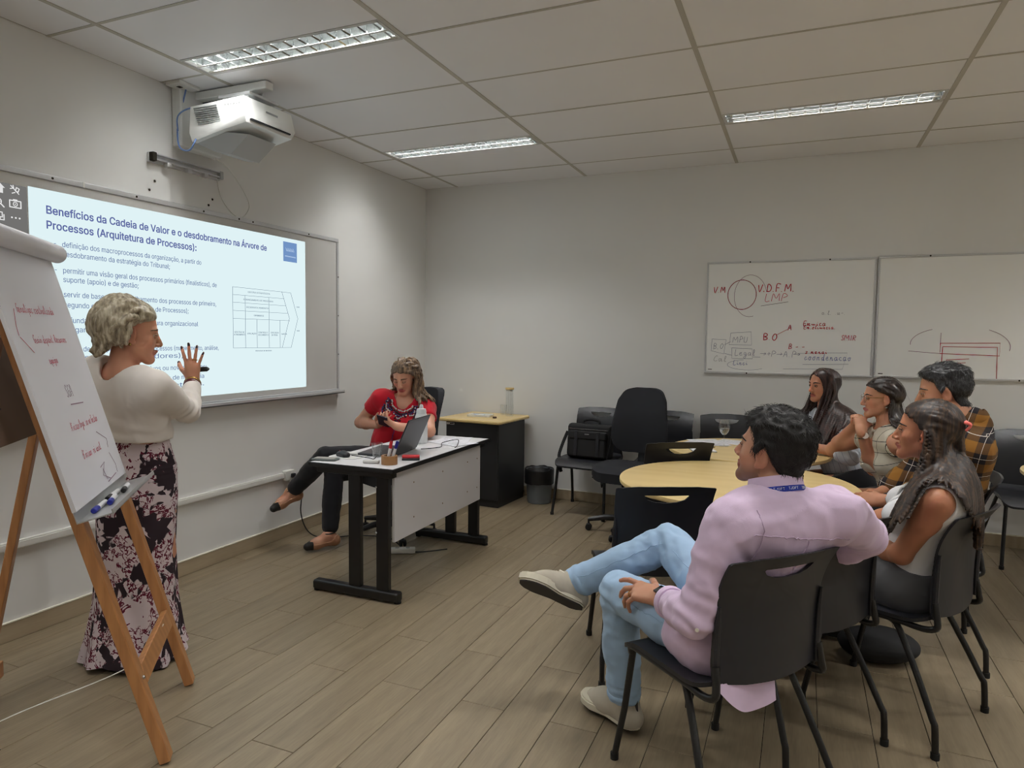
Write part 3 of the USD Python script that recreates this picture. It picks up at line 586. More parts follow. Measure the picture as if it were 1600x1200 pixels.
# projector on its wall mount
M_pw = mat('projector_white', (232, 234, 232), rough=.38, spec=.5); M_pg = mat('projector_grey', (176, 178, 178), rough=.4)
pr = thing('projector', 'white short throw projector on a wall arm above the board', 'projector', (0, -2.73, 2.6))
wall_mount = part(pr, 'wall_plate', cat([box(.001, .075, -.135, .165, -.085, .2575, .012)]), M_pw)
part(pr, 'mount_arm', cat([box(.07, .60, -.03, .03, .205, .25, .006), box(.07, .5, .045, .06, .20, .235, .004)]), M_pw)
part(pr, 'mount_bracket', cat([box(.33, .56, -.11, .11, .155, .172, .004)] + [cyl((.36 + .16 * a, -.09 + .18 * b, .12), (.36 + .16 * a, -.09 + .18 * b, .158), .012, n=10) for a in (0, 1) for b in (0, 1)] + [cyl((.44, 0, .17), (.44, 0, .21), .03, n=14)]), M_alu)
part(pr, 'cable_box', box(.06, .30, .02, .09, .19, .24, .01), M_black)
body = trimesh.convex.convex_hull(A([(x, y, z) for x, y, z in [(.20, -.18, .105), (.585, -.18, .12), (.60, .17, .12), (.20, .17, .105), (.20, -.19, -.04), (.605, -.195, .02), (.615, .185, .02), (.2, .18, -.04), (.22, -.19, -.09), (.43, -.19, -.05), (.43, .18, -.05), (.22, .18, -.09), (.6, -.18, -.02), (.6, .17, -.02)]]))
pb = part(pr, 'body', body, M_pw)
part(pr, 'underside_hood', trimesh.convex.convex_hull(A([(.215, -.16, -.088), (.215, .15, -.088), (.44, -.16, -.052), (.44, .15, -.052), (.30, -.12, -.13), (.30, .11, -.13), (.55, -.11, -.06), (.55, .10, -.06), (.42, -.11, -.155), (.42, .10, -.155)])), M_pg, label='grey mirror hood under the projector')
part(pr, 'lens_window', box(.600, .6165, -.155, .145, -.004, .004), mat('dark_glass', (30, 32, 36), rough=.1), smooth=False)
for k in range(9): part(pr, 'vent_slot', box(.235 + .004 * k, .40 + .004 * k, -.1925, -.186, .085 - .011 * k, .090 - .011 * k), mat('vent_grey', (128, 132, 132), rough=.5), smooth=False)
part(pr, 'brand_print', xf(box(-.0006, .0006, -.04, .05, -.004, .006), (.6085, .0, .07), ry=.08), mat('print_grey', (150, 154, 158)), smooth=False)
for k in range(6): part(pr, 'button', xf(cyl((0, -.002, 0), (0, .003, 0), .005, n=10), (.46 + .02 * k, -.186, .085)), M_pg)
M_cable = mat('blue_cable', (110, 140, 196), rough=.5); M_wcable = mat('white_cable', (226, 226, 222), rough=.5); M_bcable = mat('black_cable', (24, 24, 25), rough=.5)
cp = thing('cable_outlet', 'small white cable outlet on the ceiling above the projector', 'outlet', (.09, -2.86, CEIL))
part(cp, 'cover_plate', box(-.055, .055, -.07, .07, -.022, -.001, .004), M_conduit); part(cp, 'socket', box(-.012, .012, -.035, -.01, -.0235, -.0215), M_dark, smooth=False)
solo('network_cable', tube(smooth_path([(.09, -2.84, 2.835), (.06, -2.85, 2.72), (.04, -2.86, 2.62), (.1, -2.9, 2.50), (.22, -2.94, 2.46), (.26, -2.93, 2.52)], 8), .0045, 8), M_cable, 'blue network cable hanging from the ceiling to the projector', 'cable', 60)
solo('network_cable', tube(smooth_path([(.05, -2.865, 2.6), (.07, -2.88, 2.68), (.15, -2.86, 2.72), (.28, -2.82, 2.715), (.36, -2.8, 2.715)], 8), .004, 8), M_cable, 'second blue cable looping beside the projector mount', 'cable', 60)
solo('power_cable', tube(smooth_path([(.05, -2.60, 2.515), (.05, -2.5, 2.48), (.035, -2.36, 2.37), (.025, -2.3, 2.28), (.02, -2.36, 2.2), (.02, -2.45, 2.22), (.02, -2.53, 2.3), (.015, -2.555, 2.41)], 8), .0035, 8), M_wcable, 'thin white cable looping below the projector mount', 'cable', 60)
br = thing('wall_rail', 'short aluminium bracket rail screwed to the wall under the projector', 'bracket', (0, -2.78, 2.42))
part(br, 'rail', cat([box(.001, .02, -.25, .245, -.025, .03, .003), box(.02, .045, -.25, .245, -.012, -.006), box(.02, .045, -.25, .245, .018, .024)]), M_alu)
part(br, 'end_cap', box(.018, .05, -.252, -.225, -.02, .028, .004), M_dark); part(br, 'end_cap', box(.018, .05, .222, .247, -.02, .028, .004), M_pg)
for q in (-.16, -.02, .1): part(br, 'clip', box(.02, .05, q, q + .03, -.035, -.012, .003), M_alu)
for k, (y, z) in enumerate([(-2.985, 2.30), (-2.58, 2.275), (-2.61, 2.235), (-2.83, 2.62), (-2.83, 2.66), (-3.02, 2.245)]):
    solo('wall_screw', sphere((.002, y, z), .007, 1, (.5, 1, 1)), M_dark, f'dark screw left in the wall, {["under the rail left end", "under the rail right end", "above the board below the thin cable", "left of the mount, lower", "left of the mount, upper", "just above the board frame"][k]}', 'screw')

# conduit with socket
cd_ = thing('wall_conduit', 'white cable conduit running along the left wall', 'conduit', (0, -3.5, .45))
part(cd_, 'channel', box(.001, .022, -2.4, 1.51, -.022, .022, .003), M_conduit)
part(cd_, 'channel_lid', box(.0215, .026, -2.4, 1.51, -.014, .014, .001), M_conduit)
wp = part(cd_, 'socket_box', box(.001, .04, 1.50, 1.59, -.035, .035, .005), M_conduit)
part(wp, 'plug', box(.04, .065, 1.545, 1.575, -.018, .012, .005), M_black)
solo('mains_cable', tube(smooth_path([(.062, -1.945, .445), (.09, -1.92, .44), (.13, -1.93, .38), (.15, -1.98, .2), (.2, -1.96, .06), (.3, -1.9, .012), (.45, -1.75, .008), (.7, -1.7, .008), (1.0, -1.9, .008), (1.2, -1.75, .008)], 8), .004, 8), M_bcable, 'black power cord dropping from the wall socket to the floor', 'cord', 60)
# ------------------------------------------------------------------ people: distance fields -> one smooth mesh per body or garment
def nrm(v): v = A(v, float); return v / max(np.linalg.norm(v), 1e-12)
def lerp(a, b, t): return A(a, float) * (1 - t) + A(b, float) * t
def C_(a, b, ra, rb=None, k=.02): return ('c', A(a, float), A(b, float), float(ra), float(ra if rb is None else rb), k)
def E_(c, r, R=None, k=.02): return ('e', A(c, float), np.eye(3) if R is None else R, A(r, float) if np.ndim(r) else A([r] * 3, float), k)
def cut(p): return ('-',) + p[1:] if p[0] != 'e' else ('-e',) + p[1:]
def field(prims):
    """Callable distance field; large point sets are evaluated cell by cell with only the primitives near each cell."""
    def rough(q, c):
        if q[0] in ('c', '-'):
            a, b = q[1], q[2]; ab = b - a; t = np.clip((c - a) @ ab / max(ab @ ab, 1e-12), 0, 1); return np.linalg.norm(c - a - t[:, None] * ab, axis=1) - max(q[3], q[4]) - q[5]
        if q[0] in ('e', '-e'): return np.linalg.norm(c - q[1], axis=1) - q[3].max() - q[4]
        return np.full(len(c), -1.0)
    def f(p):
        if len(p) < 4000 or len(prims) < 6: return g(p, prims)
        cell = .12; k = np.floor(p / cell).astype(np.int64); k -= k.min(0); m = k.max(0) + 1
        key = (k[:, 0] * m[1] + k[:, 1]) * m[2] + k[:, 2]; o = np.argsort(key, kind='stable'); u, s = np.unique(key[o], return_index=True)
        base = np.floor(p / cell).astype(np.int64).min(0); c3 = np.stack([u // (m[1] * m[2]), u // m[2] % m[1], u % m[2]], 1) + base; c = (c3 + .5) * cell
        near = np.stack([rough(q, c) for q in prims]) < cell * .87 + .05
        d = np.empty(len(p)); e = np.r_[s[1:], len(o)]
        for j in range(len(u)):
            i = o[s[j]:e[j]]; d[i] = g(p[i], [q for q, y in zip(prims, near[:, j]) if y])
        return d
    def g(p, prims):
        d = np.full(len(p), 9.0)
        for q in prims:
            o = q[0]
            if o in ('c', '-'):
                a, b, ra, rb, k = q[1:]; ab = b - a; t = np.clip((p - a) @ ab / max(ab @ ab, 1e-12), 0, 1)
                w = p - a - t[:, None] * ab
                e = np.sqrt((w * w).sum(1)) - (ra + (rb - ra) * t)
            elif o in ('e', '-e'):
                c, R, r, k = q[1:]; w = (p - c) @ R / r; k0 = np.sqrt((w * w).sum(1)); w /= r
                e = k0 * (k0 - 1) / np.maximum(np.sqrt((w * w).sum(1)), 1e-6)
            elif o == 'p':                                  # keep the side the normal points away from
                d = np.maximum(d, (p - q[1]) @ q[2]); continue
            elif o == 'f':                                  # arbitrary function of (points, distance)
                d = q[1](p, d); continue
            if o[0] == '-':
                h = np.maximum(k - np.abs(d + e), 0) / k; d = np.maximum(d, -e) + h * h * k * .25
            else:
                h = np.maximum(k - np.abs(d - e), 0) / k; d = np.minimum(d, e) - h * h * k * .25
        return d
    return f
def bounds(prims, pad=.03):
    lo, hi = [], []
    for q in prims:
        if q[0] == 'c':
            for c, r in ((q[1], q[3]), (q[2], q[4])): lo.append(c - r); hi.append(c + r)
        elif q[0] == 'e': lo.append(q[1] - q[3].max()); hi.append(q[1] + q[3].max())
    return np.min(lo, 0) - pad, np.max(hi, 0) + pad
def fat(prims, t): return [(q[:3] + (q[3] + t, q[4] + t, q[5])) if q[0] == 'c' else (q[:3] + (q[3] + t, q[4])) if q[0] == 'e' else q for q in prims]
def iso(f, lo, hi, h):
    """Surface of f = 0, evaluated only near it; surface nets."""
    B = 4; n = np.ceil((hi - lo) / (h * B)).astype(int) + 1
    g = np.stack(np.meshgrid(*[np.arange(k + 1) for k in n], indexing='ij'), -1)
    D = f((lo + g.reshape(-1, 3) * h * B)).reshape(n + 1)
    m = np.full(n, 9.0)
    for dx, dy, dz in np.ndindex(2, 2, 2): m = np.minimum(m, np.abs(D[dx:n[0] + dx, dy:n[1] + dy, dz:n[2] + dz]))
    act = np.argwhere(m < h * B * 1.15)
    F = np.repeat(np.repeat(np.repeat(D[:-1, :-1, :-1], B, 0), B, 1), B, 2).astype(np.float32)
    s = np.stack(np.meshgrid(*[np.arange(B)] * 3, indexing='ij'), -1).reshape(-1, 3)
    I = (act[:, None] * B + s).reshape(-1, 3)
    F[I[:, 0], I[:, 1], I[:, 2]] = f(lo + I * h)
    S = F < 0
    c = np.zeros(A(F.shape) - 1, np.int8)
    for d in np.ndindex(2, 2, 2): c += S[d[0]:S.shape[0] - 1 + d[0], d[1]:S.shape[1] - 1 + d[1], d[2]:S.shape[2] - 1 + d[2]]
    cells = np.argwhere((c > 0) & (c < 8))
    ids = np.full(c.shape, -1, np.int64); ids[tuple(cells.T)] = np.arange(len(cells))
    P = np.zeros((len(cells), 3)); K = np.zeros(len(cells))
    cs = [A(d) for d in np.ndindex(2, 2, 2)]
    for a in cs:
        for ax in range(3):
            if a[ax]: continue
            b = a.copy(); b[ax] = 1
            fa, fb = F[tuple((cells + a).T)], F[tuple((cells + b).T)]
            x = (fa < 0) != (fb < 0)
            t = np.where(x, fa / np.where(x, fa - fb, 1), 0)
            P[x] += a + (b - a) * t[x, None]; K += x
    V = lo + (cells + P / K[:, None]) * h
    Q = []
    for ax in range(3):
        u, v = (ax + 1) % 3, (ax + 2) % 3
        sl0 = [slice(1, k - 1) for k in F.shape]; sl0[ax] = slice(0, F.shape[ax] - 1); sl1 = list(sl0); sl1[ax] = slice(1, F.shape[ax])
        a, b = S[tuple(sl0)], S[tuple(sl1)]
        e = np.argwhere(a != b); 
        if not len(e): continue
        flip = a[tuple(e.T)]
        e = e + [sl0[0].start, sl0[1].start, sl0[2].start]
        du, dv = np.eye(3, dtype=int)[u], np.eye(3, dtype=int)[v]
        q = np.stack([ids[tuple((e - du - dv).T)], ids[tuple((e - dv).T)], ids[tuple(e.T)], ids[tuple((e - du).T)]], 1)
        q[~flip] = q[~flip][:, ::-1]; Q.append(q)
    Q = np.concatenate(Q); Q = Q[(Q >= 0).all(1)]
    return trimesh.Trimesh(V, np.vstack([Q[:, [0, 1, 2]], Q[:, [0, 2, 3]]]), process=False)
def slim(m, eps=.0005):
    """Fewer triangles where the surface is flat."""
    try:
        q = m3.Manifold(m3.Mesh(m.vertices.astype(np.float32), m.faces.astype(np.uint32)))
        if q.is_empty(): return m
        q = q.simplify(eps).to_mesh(); return trimesh.Trimesh(A(q.vert_properties[:, :3], float), A(q.tri_verts), process=False)
    except Exception: return m
def smooth(m, n=4, lim=.006):
    """Shrink-free smoothing (Taubin weights), each vertex kept within lim of where it was."""
    from scipy.sparse import coo_matrix
    e = m.edges_unique; N = len(m.vertices); i = np.r_[e[:, 0], e[:, 1]]; j = np.r_[e[:, 1], e[:, 0]]
    W = coo_matrix((np.ones(len(i)), (i, j)), (N, N)).tocsr(); dg = np.maximum(np.asarray(W.sum(1)).ravel(), 1)[:, None]
    v0 = np.array(m.vertices); v = v0.copy()
    for _ in range(n):
        for k in (.5, -.52): v = v + k * ((W @ v) / dg - v)
    d = v - v0; l = np.linalg.norm(d, axis=1, keepdims=True); m.vertices = v0 + d * np.minimum(1, lim / np.maximum(l, 1e-9)); return m
def vnorm(m): return meshkit.arrays(m, True)[2]
def mesh_of(prims, h, taubin=4, lo=None, hi=None, eps=.0004):
    l, u = bounds(prims)
    m = iso(field(prims), l if lo is None else np.maximum(l, lo), u if hi is None else np.minimum(u, hi), h)
    if taubin: smooth(m, taubin)
    return m
def biggest(m, keep=.02):
    parts_ = trimesh.graph.connected_component_labels(m.edges_unique, node_count=len(m.vertices)); n = np.bincount(parts_); ok = n >= keep * n.max()
    f = ok[parts_[m.faces[:, 0]]]; m = trimesh.Trimesh(m.vertices, m.faces[f], process=False); m.remove_unreferenced_vertices(); return m
def folds(m, amp, freq=(9, 9, 9), R=None, seed=0, rings=(), fine=.3):
    """Soft cloth creases; rings = (centre, axis, reach, spacing, amp) for bunched elbows and knees."""
    v = m.vertices; n = vnorm(m); q = v @ (np.eye(3) if R is None else R)
    w = meshkit.fbm(q * A(freq) * .6, 2, seed + 5) * 1.6
    r = 1 - np.abs(2 * meshkit.fbm(q * A(freq) + w[:, None], 3, seed) - 1)
    d = amp * (r - .75) * 2
    r2 = 1 - np.abs(2 * meshkit.fbm(q * A(freq) * 2.3 + 1.7 * w[:, None], 2, seed + 9) - 1); d = d + amp * fine * (r2 - .75) * 2
    for c, ax, reach, sp, a in rings:
        ax = nrm(ax); t = (v - c) @ ax; rr = np.linalg.norm(v - c, axis=1)
        d = d + a * np.sin(t * 2 * np.pi / sp + 5 * meshkit.noise(v * 14, seed + 2)) * np.exp(-(rr / reach) ** 2)
    m.vertices = v + n * d[:, None]; return m

def head_frame(fd, up=(0, 0, 1)):
    f = nrm(fd); r = nrm(np.cross(f, up)); return np.stack([r, f, np.cross(r, f)], 1)
HEAD = [  # local: x right, y forward, z up, origin between the eyes' height and the skull axis
    ('e', (0, -.012, .036), (.074, .097, .083), .02), ('e', (0, .030, -.028), (.061, .056, .075), .03), ('c', (.046, .004, -.055), (.014, .066, -.096), .021, .018, .02), ('c', (-.046, .004, -.055), (-.014, .066, -.096), .021, .018, .02),
    ('e', (0, .068, -.099), (.022, .018, .016), .02), ('e', (.041, .050, -.026), (.022, .020, .02), .02), ('e', (-.041, .050, -.026), (.022, .020, .02), .02), ('c', (-.036, .074, .020), (.036, .074, .020), .011, .011, .014),
    ('-e', (.031, .094, .000), (.0175, .0185, .0115), .008), ('-e', (-.031, .094, .000), (.0175, .0185, .0115), .008),
    ('c', (0, .084, .010), (0, .103, -.034), .0075, .0115, .010), ('e', (.0115, .094, -.040), (.008, .010, .007), .006), ('e', (-.0115, .094, -.040), (.008, .010, .007), .006),
    ('c', (-.019, .083, -.0655), (0, .0915, -.063), .0045, .0065, .004), ('c', (.019, .083, -.0655), (0, .0915, -.063), .0045, .0065, .004), ('c', (-.015, .083, -.0725), (.015, .083, -.0725), .0065, .0065, .005),
    ('e', (.0, .0865, -.0725), (.012, .006, .006), .004)]
def head_prims(c, R, s=1.0, jaw=1.0, nose=1.0, ears=True, lids=True):
    T = lambda q: c + R @ (A(q) * s); o = []
    for q in HEAD:
        if q[0] == 'c': o.append(C_(T(q[1]), T(q[2]), q[3] * s, q[4] * s, q[5]))
        else: o.append((q[0], T(q[1]), R, A(q[2]) * s * (A([jaw, 1, 1]) if q[1][2] < -.02 else 1), q[3]))
    o[10] = C_(T((0, .084, .010)), T((0, .084 + .019 * nose, -.034)), .0075 * s, .0115 * s * nose, .010)
    if ears:
        for x in (-1, 1):
            Re = R @ rot('z', x * -.35) @ rot('x', -.2)
            o += [('e', T((x * .077, -.012, -.008)), Re, A([.0085, .019, .032]) * s, .006), ('-e', T((x * .086, -.008, -.004)), Re, A([.006, .011, .019]) * s, .004), ('e', T((x * .0775, -.002, -.034)), Re, A([.007, .010, .011]) * s, .006), ('e', T((x * .0775, .003, -.012)), Re, A([.006, .006, .008]) * s, .004)]
    return o
def hand_prims(w, d, pn, right, s=1.0, curl=((15, 20, 12),) * 4, spread=4.0, thumb=(35, 15, 15), tout=.75):
    """Palm, four jointed fingers and a thumb leaving the side of the palm. d: wrist to knuckles, pn: where the palm faces."""
    d = nrm(d); pn = nrm(A(pn) - d * (A(pn) @ d)); t = np.cross(d, pn) * (1 if right else -1)
    w = A(w, float); o, tips = [], []
    offs = [.027, .0095, -.0085, -.026]; rea = [.088, .092, .087, .078]
    o.append(C_(w - d * .02 * s, w + d * .02 * s, .024 * s, .023 * s, .02))
    for u, L in zip(offs, rea): o.append(C_(w + t * u * .55 * s + d * .012 * s, w + (t * u + d * L) * s, .0155 * s, .0115 * s, .012))
    o.append(C_(w + (t * .006 + d * .05 + pn * .004) * s, w + (t * -.006 + d * .06 + pn * .004) * s, .019 * s, .018 * s, .015))
    o.append(C_(w + (t * .012 + d * .015 + pn * .006) * s, w + (t * .034 + d * .05 + pn * .010) * s, .0165 * s, .0135 * s, .014))     # thumb mound
    lens = [(.043, .026, .021), (.047, .030, .022), (.043, .028, .021), (.034, .021, .019)]
    for k in range(4):
        p = w + (t * offs[k] + d * rea[k]) * s; a = 0; base = nrm(d + t * math.radians(spread) * (1.4 - k) * .8)
        r = (.0090, .0092, .0088, .0078)[k]
        for j, L in enumerate(lens[k]):
            a += math.radians(curl[k][j]); v = base * math.cos(a) + pn * math.sin(a); q = p + v * L * s
            o.append(C_(p, q, r * (1 - .10 * j) * s, r * (.90 - .10 * j) * s, .005 if j == 0 else .003)); p = q
        tips.append((q - v * .004 * s, nrm(base * -math.sin(a) + pn * math.cos(a)) * -1, v))
    p = w + (t * .030 + d * .038 + pn * .009) * s; a = 0; base = nrm(d * .65 + t * tout + pn * .15); ins = nrm(pn * .7 - t * .5)
    for j, L in enumerate((.038, .030, .026)):
        a += math.radians(thumb[j]) * (1 if j else .4); v = nrm(base * math.cos(a) + ins * math.sin(a)); q = p + v * L * s
        o.append(C_(p, q, (.0125, .0108, .0100)[j] * s, (.0108, .0100, .0080)[j] * s, .006 if j == 0 else .003)); p = q
    tips.append((q - v * .004 * s, -ins, v))
    return o, tips
def torso_frame(J):
    up = nrm(A(J['sh']) - J['pel']); r = A(J['sR']) - J['sL']; r = nrm(r - up * (r @ up)); return np.stack([r, np.cross(up, r), up], 1)
def torso(J, s=1.0, bust=0.0, belly=0.0, wide=1.0, hips=1.0, trap=.008):
    R = torso_frame(J); pel, sh, sL, sR = (A(J[k]) for k in ('pel', 'sh', 'sL', 'sR')); L = np.linalg.norm(sh - pel) / .49
    at_ = lambda t, x=0, y=0: lerp(pel, sh, t) + R @ A([x, y, 0])
    ms = (sL + sR) / 2
    o = [E_(at_(.03, 0, -.012), A([.165 * wide * hips, .115 * hips, .12]) * s, R, .04), E_(at_(.33, 0, .012 + belly * .35), A([.138 * wide + belly * .5, .100 + belly, .16 * L]) * s, R, .06), E_(at_(.66, 0, .006), A([.150 * wide, .106, .17 * L]) * s, R, .06),
         C_(lerp(sL, ms, .16) - R[:, 2] * .012, lerp(sR, ms, .16) - R[:, 2] * .012, .062 * s, None, .06), C_(at_(.86, -.07), at_(.86, .07), .085 * s, None, .05),
         C_(lerp(sL, sh, .45) + R[:, 2] * trap, sh + R[:, 2] * (trap + .012), .034 * s, .042 * s, .05), C_(lerp(sR, sh, .45) + R[:, 2] * trap, sh + R[:, 2] * (trap + .012), .034 * s, .042 * s, .05)]
    if bust:
        for x in (-.072, .072): o.append(E_(at_(.66, x * s, .085), A([.062, .05 + bust, .062]) * s, R, .035))
    return o
def arm(J, sd, s=1.0, t=0.0, fore=1.0, end=None, k=.02):
    a, e, w = A(J['s' + sd]), A(J['e' + sd]), A(J['w' + sd])
    o = [C_(a, lerp(a, e, .35), (.054 + t) * s, (.050 + t) * s, .04), C_(lerp(a, e, .3), e, (.050 + t) * s, (.040 + t) * s, k)]
    if fore > 0:
        q = lerp(e, w, fore); m = lerp(e, w, min(.3, fore))
        o += [C_(e, m, (.040 + t) * s, (.041 + t) * s, k), C_(m, q, (.041 + t) * s, (.041 - .015 * (fore - .3) / .7 + t) * s, k)]
    return o
def leg(J, sd, s=1.0, t=0.0, lower=1.0, loose=0.0, k=.02):
    h, n, a = A(J['h' + sd]), A(J['k' + sd]), A(J['a' + sd])
    o = [C_(h, lerp(h, n, .5), (.086 + t) * s, (.074 + t) * s, .05), C_(lerp(h, n, .4), n, (.077 + t) * s, (.057 + t) * s, k)]
    if lower > 0:
        back = nrm(lerp(h, n, .5) - lerp(n, a, .3)); back = nrm(back - nrm(a - n) * (back @ nrm(a - n)))
        q = lerp(n, a, lower)
        o += [C_(n, lerp(n, a, .5), (.057 + t) * s, (.05 + t + loose * .5) * s, k), C_(lerp(n, a, .4), q, (.051 + t + loose * .4) * s, (.036 + t + loose) * s, k), C_(lerp(n, a, .12) + back * .014, lerp(n, a, .42) + back * .014, (.044 + t) * s, (.042 + t) * s, k)]
    return o
M_skin = cd_mat('skin', rough=.48, spec=.4, sss=.12, bump=(420, .12, .0006))
M_eye = cd_mat('eyeball', rough=.12, spec=.6)
def hairmat(name, ramp, rough=.38, scale=(55, 55, 9)):
    n = {'g': ('geometry', {}), 'mp': ('mapping', dict(scale=scale)), 'nz': ('noise_texture', dict(scale=1.0, detail=3.0)), 'rp': ('rgb_ramp', dict(ramp=[(a, lin(c)) for a, c in ramp])), 'p': ('principled_bsdf', dict(roughness=rough, specular_ior_level=.45))}
    MATS[name] = usdkit.material(stage, f'/World/Looks/{name}', n, [('g.position', 'mp.vector'), ('mp.vector', 'nz.vector'), ('nz.fac', 'rp.fac'), ('rp.color', 'p.base_color')], surface='p.BSDF'); return MATS[name]
def fabric(name, rgb, vary=.06, thread=700, bs=.25, rough=.85, scale=6, sheen=.15): return mat(name, rgb, rough=rough, spec=.2, noise=(scale, vary), bump=(thread, bs, .0008), sheen_weight=sheen)
def patterned(name, build, rough=.85):
    n = {'g': ('geometry', {}), 'p': ('principled_bsdf', dict(roughness=rough, specular_ior_level=.2))}; l = []; build(n, l)
    MATS[name] = usdkit.material(stage, f'/World/Looks/{name}', n, l, surface='p.BSDF'); return MATS[name]
def check_cloth(name, R, size, base, dark, line=None, lw=.03, bands=.5, rough=.85, only='xz'):
    """Woven checks in the wearer's own frame (rows of R), a thin line over them."""
    def b(n, l):
        out = []
        for i, v in enumerate((R[:, 0], R[:, 2])):
            n[f'd{i}'] = ('vector_math', dict(math_type='dot_product', vector2=tuple(map(float, v / size)))); n[f'f{i}'] = ('math', dict(math_type='fraction')); l += [('g.position', f'd{i}.vector1'), (f'd{i}.value', f'f{i}.value1')]
            n[f't{i}'] = ('math', dict(math_type='less_than', value2=float(bands))); n[f'c{i}'] = ('math', dict(math_type='compare', value2=.25, value3=float(lw))); l += [(f'f{i}.value', f't{i}.value1'), (f'f{i}.value', f'c{i}.value1')]
        n['s'] = ('math', dict(math_type='add')); n['h'] = ('math', dict(math_type='multiply', value2=.5)); n['r'] = ('rgb_ramp', dict(ramp=[(0, lin(base)), (.5, tuple((A(lin(base)) + 1.6 * A(lin(dark))) / 2.6)), (1, lin(dark))])); l += [('t0.value', 's.value1'), ('t1.value', 's.value2'), ('s.value', 'h.value1'), ('h.value', 'r.fac')]
        n['mx'] = ('math', dict(math_type='maximum')); n['m'] = ('mix', dict(color2=lin(line or base))); l += [('c0.value', 'mx.value1'), ('c1.value', 'mx.value2'), ('mx.value', 'm.fac'), ('r.color', 'm.color1'), ('m.color', 'p.base_color')]
        n['nb'] = ('noise_texture', dict(scale=600.0)); n['bm'] = ('bump', dict(strength=.2, distance=.0008)); l += [('g.position', 'nb.vector'), ('nb.fac', 'bm.height'), ('bm.normal', 'p.normal')]
    return patterned(name, b, rough)
# a head's colours, eyes, brows
def skin_cd(v, c, R, s, tone, lip, beard=0.0, nails=(), nailc=None, blush=.08):
    tone = A(lin(tone)); q = (v - c) @ R / s; cd = np.repeat(tone[None], len(v), 0)
    cd *= (1 + .10 * (meshkit.fbm(v * 22, 3, 3) - .5))[:, None]
    near = (np.linalg.norm(q, axis=1) < .17)
    x, y, z = np.abs(q[:, 0]), q[:, 1], q[:, 2]
    ck = np.exp(-(((x - .042) / .022) ** 2 + ((z + .03) / .022) ** 2)) * (y > .02) * near
    cd *= 1 + ck[:, None] * A([.02, -blush, -blush])
    er = near * (x > .07) * (np.abs(z + .01) < .05); cd *= 1 + er[:, None] * A([.02, -.07, -.07])
    if beard:
        b = np.clip((-.045 - z + .25 * np.clip(.05 - y, 0, .05)) / .03, 0, 1) * (y > -.01) * near * np.clip((.13 + z) / .012, 0, 1) * beard; b = np.maximum(b, np.exp(-(((z + .052) / .008) ** 2 + (x / .024) ** 2)) * (y > .06) * near * beard)
        cd = cd * (1 - b[:, None]) + b[:, None] * A(lin((70, 54, 48)))
    lp = np.clip(1.25 - np.sqrt((x / .0235) ** 2 + ((z + .0685 + .002 * (x / .02) ** 2) / .0112) ** 2), 0, .25) * 4 * (y > .07) * near
    cd = cd * (1 - lp[:, None]) + lp[:, None] * A(lin(lip))
    if nails and nailc is not None:
        for p, n, d in nails:
            w = v - p; cd[(np.linalg.norm(w, axis=1) < .0105) & (w @ n > .001)] = lin(nailc)
    return cd
def face_parts(t, c, R, s, hair, look=(0, 1, 0), iris=(60, 40, 28), brow_h=.0215, brow_r=.0034, lash=True, hp=None, tone=(190, 136, 110), lid=14):
    T = lambda q: c + R @ (A(q, float) * s); g = nrm(R @ A(look, float)); fh = field(hp)
    def skin_y(x, z):                                        # where the face surface lies, straight in front of (x, z)
        ys = np.linspace(.13, .02, 111); d = fh(A([T((x, y, z)) for y in ys])); k = int(np.argmax(d < 0)); return ys[k]
    for x in (-.031, .031):
        r = .0128; e = sphere(T((x, .0735, -.0005)), r * s, 3); n = (e.vertices - T((x, .0735, -.0005))) / (r * s)
        a = n @ g; cd = np.repeat(A(lin((206, 198, 192)))[None], len(a), 0); cd[a > .84] = lin(iris); cd[a > .95] = (.008, .008, .008)
        part(t, 'eye', e, M_eye, smooth=True, world=True, cd=cd)
        for nm, el0, el1, rr in (('upper_eyelid', lid, 85, .0143), ('lower_eyelid', -85, -24, .0139)):
            E, Z = np.meshgrid(np.radians(np.linspace(el0, el1, 7)), np.radians(np.linspace(-88, 88, 15)), indexing='ij')
            E = E - (np.abs(Z) / 1.54) ** 2 * math.radians(el0) * .9 * (np.linspace(1, 0, 7) if nm[0] == 'u' else np.linspace(0, 1, 7))[:, None]
            P = A([T((x + rr * math.cos(q) * math.sin(w), .0735 + rr * math.cos(q) * math.cos(w), -.0005 + rr * math.sin(q))) for q, w in zip(E.ravel(), Z.ravel())])
            Pi = T((x, .0735, -.0005)) + (P - T((x, .0735, -.0005))) * .955; q = A([[i * 15 + j, i * 15 + j + 1, (i + 1) * 15 + j + 1, (i + 1) * 15 + j] for i in range(6) for j in range(14)])
            m = trimesh.Trimesh(np.vstack([P, Pi]), np.vstack([meshkit.arrays((P, q))[1][:, ::-1], meshkit.arrays((P, q))[1] + len(P)]), process=False)
            part(t, nm, m, M_skin, smooth=True, world=True, cd=np.repeat(A(lin(tone))[None] * (.8 if nm[0] == 'u' else .92), len(m.vertices), 0))
            if nm[0] == 'u': edge = P[:15]
        sg_ = 1 if x > 0 else -1
        B = [(x - sg_ * .017, brow_h - .003), (x - sg_ * .006, brow_h + .001), (x + sg_ * .006, brow_h + .003), (x + sg_ * .015, brow_h + .001), (x + sg_ * .023, brow_h - .004)]
        part(t, 'eyebrow', tube(smooth_path([T((u, skin_y(u, z) + .0004, z)) for u, z in B], 3), np.interp(np.linspace(0, 1, 13), [0, .2, .6, 1], [.8, 1.1, 1, .35]) * brow_r * s, 6, sx=.55, up=R[:, 2]), hair, smooth=True, world=True)
        part(t, 'eyelash', tube(edge + R[:, 1] * .0007, (.0013 if lash else .0009) * s, 5), hair, smooth=True, world=True)
